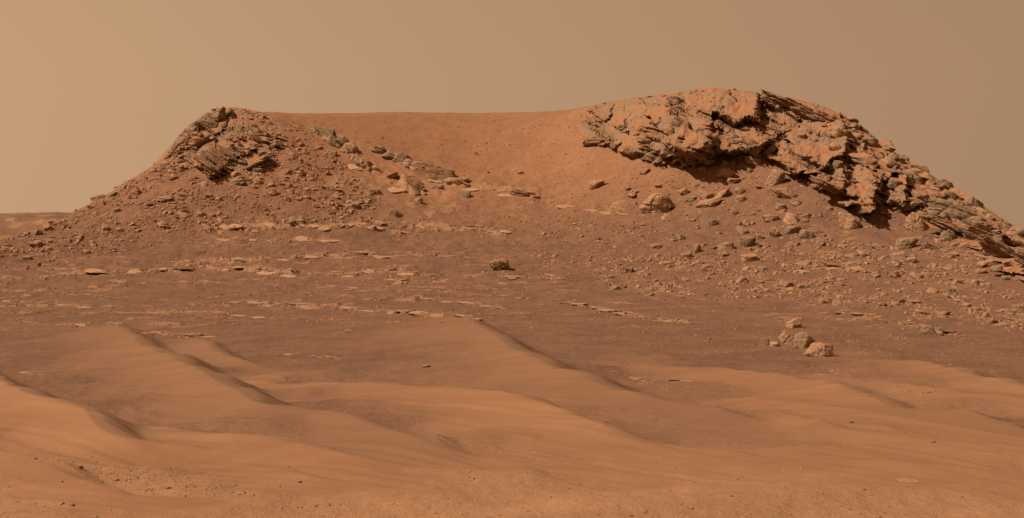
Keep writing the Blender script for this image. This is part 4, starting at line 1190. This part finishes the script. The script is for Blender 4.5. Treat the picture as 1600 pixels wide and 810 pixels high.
def sample(poly, n, p_lo, p_hi, alpha, cluster=0.0, seed=0):
    P = np.array(poly, float)
    u = rg.uniform(P[:, 0].min(), P[:, 0].max(), n * 4); v = rg.uniform(P[:, 1].min(), P[:, 1].max(), n * 4)
    m = in_poly(u, v, poly)
    if cluster > 0:
        c = n2(u * 0.022, v * 0.05, 200 + seed) + 0.6 * n2(u * 0.06, v * 0.13, 201 + seed)
        m &= rg.uniform(0, 1, len(u)) < np.clip(0.5 + cluster * c, 0.03, 1)
    u, v = u[m][:n], v[m][:n]
    r = rg.uniform(0, 1, len(u))
    s = (p_lo ** -alpha + r * (p_hi ** -alpha - p_lo ** -alpha)) ** (-1 / alpha)
    return np.stack([u, v, s], 1)


parts = {'left': np.concatenate([sample(LEFT, 14000, 1.4, 17, 2.35, 1.2, 1), sample(LEFTUP, 3600, 1.4, 12, 2.35, .9, 2), sample([(-60, 384), (0, 373), (60, 355), (130, 324), (200, 280), (268, 240), (275, 258), (205, 300), (130, 342), (60, 372), (-60, 402)], 420, 2.2, 11, 1.7, .4, 12)]),
         'right': sample(RIGHT, 20000, 1.5, 19, 2.3, 1.2, 3),
         'field': np.concatenate([sample(FIELD, 2600, 1.6, 16, 2.0, .9, 4), sample(MID, 1500, 1.4, 8, 2.1, 1.0, 5)]),
         'plain': np.concatenate([sample(ALL, 26000, 1.2, 6.5, 2.5, .8, 6)]),
         'fore': np.concatenate([sample(FORE, 7500, 1.1, 8, 2.4, 1.0, 7), sample(PEB1, 800, 1.3, 7, 1.9, .6, 8)]),
         'bowl': sample(BOWL, 1500, 1.1, 5, 2.8, .6, 11),
         'crag': np.concatenate([sample(CRAG_R, 700, 2, 9, 1.9, .9, 9), sample(CRAG_L, 300, 2, 9, 1.8, .6, 10)])}
ROCKV = []
for s in range(14):
    P, Q = rock_shape(2000 + s, 6, sides=5 + s % 3, lay=.08 if s % 2 else 0, layers=3, rough=.12, slope=.4, sharp=16)
    ROCKV.append((mesh_np("scree_stone", P, Q, M_TAN if s % 4 else M_GREY)))
SMALL = [rock_shape(3000 + s, 2, sides=5, rough=.16, sharp=20)[0:2] for s in range(12)]
_d1, _q1 = cube_sphere(1)
MARKS = [(1030, 317, "the biggest loose boulder"), (779, 414, "the lone hollowed boulder"), (1449, 515, "the dark grey pyramid rock"), (1170, 377, "the big rounded grey boulder"),
         (1089, 389, "the upright rounded grey rock"), (1108, 312, "the split tan slab"), (1157, 304, "the two stacked rounded rocks"), (1134, 268, "the dark overhang"), (1210, 276, "the tall fractured boulder"),
         (1235, 305, "the cracked sloping slab"), (1250, 363, "the cracked grey boulder"), (1327, 348, "the rounded fractured boulder"), (1427, 348, "the orange-topped leaning boulder"), (1415, 380, "the pale pointed boulder"),
         (1300, 414, "the long thin dark slab"), (1487, 455, "the grey ragged rock"), (1430, 472, "the flat tan rock at the scree border"), (931, 288, "the pointed tan rock"), (615, 333, "the dark wedge rock"),
         (584, 356, "the small dark round rock"), (260, 311, "the dark flank slab"), (153, 303, "the skyline slab"), (345, 262, "the left crag"), (512, 213, "the upper broken ledge"), (552, 321, "the low tan rock"),
         (1026, 385, "the flat oval grey rock"), (40, 372, "the far left skyline"), (1590, 470, "the right picture edge"), (1172, 404, "the cracked tan slab"), (330, 362, "the long pale ledge"), (1055, 440, "the left tip of the right scree"),
         (1240, 507, "the five-rock cluster"), (1545, 440, "the dark flat rock near the right edge")]


def stone_label(u, v, s, flat, grey):
    du = [(math.hypot((u - a) , (v - b) * 1.4), a, b, n) for a, b, n in MARKS]
    d, a, b, n = min(du)
    dx, dy = u - a, (v - b) * 1.4
    where = ("just " if d < 22 else "") + (("right of" if dx > 0 else "left of") if abs(dx) > 1.6 * abs(dy) else ("below" if dy > 0 else "above") if abs(dy) > 1.6 * abs(dx) else
             (("below and right of" if dx > 0 else "below and left of") if dy > 0 else ("above and right of" if dx > 0 else "above and left of")))
    size = "large" if s > 11 else "middling" if s > 8 else "small"
    w = f"{size} {'flat' if flat < .48 else 'blocky' if flat > .65 else 'angular'} {'grey' if grey else 'tan'} stone {where} {n}"
    return ' '.join(w.replace('above and right of', 'up right of').replace('above and left of', 'up left of').replace('below and right of', 'down right of').replace('below and left of', 'down left of').split()[:16])


LABEL = {'left': ("small angular tan stone in the scree of the left flank below the left crag", "scree stones on the left flank"),
         'right': ("small flat tan stone in the dense scree apron at the foot of the right crag", "scree stones at the right foot"),
         'field': ("small tan stone lying among the big boulders below the right crag", "stones of the boulder field")}
big = []
for k in ('left', 'right', 'field'):
    a = parts[k]
    for row in a:
        big.append((row[2], k, row[0], row[1]))
big.sort(reverse=True)
quota = {'left': 60, 'right': 90, 'field': 80}
chosen = set()
cnt = {'left': 0, 'right': 0, 'field': 0}
singles = []
for s, k, u, v in big:
    if cnt[k] < quota[k] and -20 < u < 1620:
        cnt[k] += 1; singles.append((s, k, u, v)); chosen.add((k, u, v))
B_XY = [(b[0], b[1], b[2]) for b in BOULDERS]
for s, k, u, v in singles:
    q = grid_hit(u, v, ZZ)
    if q is None or any(abs(u - bu) < bw * .6 and abs(v - bv) < bw * .5 for bu, bv, bw in B_XY):
        continue
    kk = q[1] / F * s
    flat = rg.uniform(.35, .8)
    dims = (kk * .55, kk * rg.uniform(.35, .55), kk * .5 * flat)
    R = Matrix.Rotation(rg.normal(0.1, .22), 4, 'X') @ Matrix.Rotation(rg.normal(.1, .22), 4, 'Y') @ Matrix.Rotation(rg.uniform(0, 6.28), 4, 'Z')
    kind_i = int(rg.integers(14))
    o = link("scree_stone", ROCKV[kind_i], None, Matrix.Translation(Vector((q[0], q[1], q[2] + dims[2] * .35))) @ R @ Matrix.Diagonal((*dims, 1)))
    tag(o, stone_label(u, v, s, flat, kind_i % 4 == 0), "stone", LABEL[k][1])


def scatter(name, rows, mat, low):
    """many small stones as one mesh"""
    h = hits(rows[:, 0], rows[:, 1])
    ok = ~np.isnan(h[:, 0])
    rows, h = rows[ok], h[ok]
    if name != 'rubble':
        # loose stones do not lie on the clean sand
        t = h[:, 0] / h[:, 1]
        j = np.clip(np.searchsorted(Tc, t), 0, NC - 1); i = np.clip(np.searchsorted(Yr, h[:, 1]), 0, NR - 1)
        keep = rg.uniform(0, 1, len(h)) > 0.97 * sand[i, j]
        rows, h = rows[keep], h[keep]
    V, Qs = [], []
    base = 0
    for r, p in zip(rows, h):
        k = p[1] / F * r[2] * 0.5
        Pm, Qm = SMALL[rg.integers(12)] if not low else (_d1 * rg.uniform(.75, 1.25, _d1.shape), _q1)
        f = rg.uniform(.25, .75)
        P = Pm * np.array([k * rg.uniform(1.0, 1.5), k * rg.uniform(.6, 1.0), k * f])
        a, b = rg.uniform(0, 6.28), rg.normal(0, .3)
        ca, sa, cb, sb_ = math.cos(a), math.sin(a), math.cos(b), math.sin(b)
        M = np.array([[ca, -sa, 0], [sa, ca, 0], [0, 0, 1]]) @ np.array([[cb, 0, sb_], [0, 1, 0], [-sb_, 0, cb]])
        P = P @ M.T + p + np.array([0, 0, k * f * .15])
        V.append(P); Qs.append(Qm + base); base += len(P)
    me = mesh_np(name, np.concatenate(V), np.concatenate(Qs), mat)
    return tag(link(name, me), kind='stuff')


def rest(k):
    return np.array([r for r in parts[k] if (k, r[0], r[1]) not in chosen])


scree = np.concatenate([rest('left'), rest('right'), rest('field')])
scatter("scree", scree[scree[:, 2] >= 2.6], M_TAN, False)
scatter("rubble", parts['crag'], M_CRAG, False)
scatter("fine_scree", scree[scree[:, 2] < 2.6], M_TAN, True)
pl = parts['plain']
scatter("gravel", pl, M_TAN, True)
scatter("bowl_stones", parts['bowl'], M_GREY, True)
fo = parts['fore']
scatter("pebbles", fo[(np.arange(len(fo)) % 5 < 4) & (fo[:, 2] < 2.8)], M_TAN, True)
scatter("dark_pebbles", fo[(np.arange(len(fo)) % 5 >= 4) & (fo[:, 2] < 2.8)], M_GREY, True)
scatter("small_stones", fo[fo[:, 2] >= 2.8], M_TAN, False)
chips = []
for (px, stg, wpx) in LEDGES:
    P = smooth_line(px, 6)
    n = int(10 + 0.36 * stg * (px[-1][0] - px[0][0]))
    for _ in range(n):
        i = rg.integers(len(P) - 1); f = rg.uniform()
        q = P[i] * (1 - f) + P[i + 1] * f
        chips.append((q[0] + rg.normal(0, 4), q[1] + rg.normal(-0.2, .5) * wpx, 1.6 * rg.uniform(.05, 1) ** -.45))
scatter("ledge_fragments", np.array(chips), M_SLAB, False)
print("slabs", nslab, "objects", len(bpy.data.objects), "ground", NR, NC)
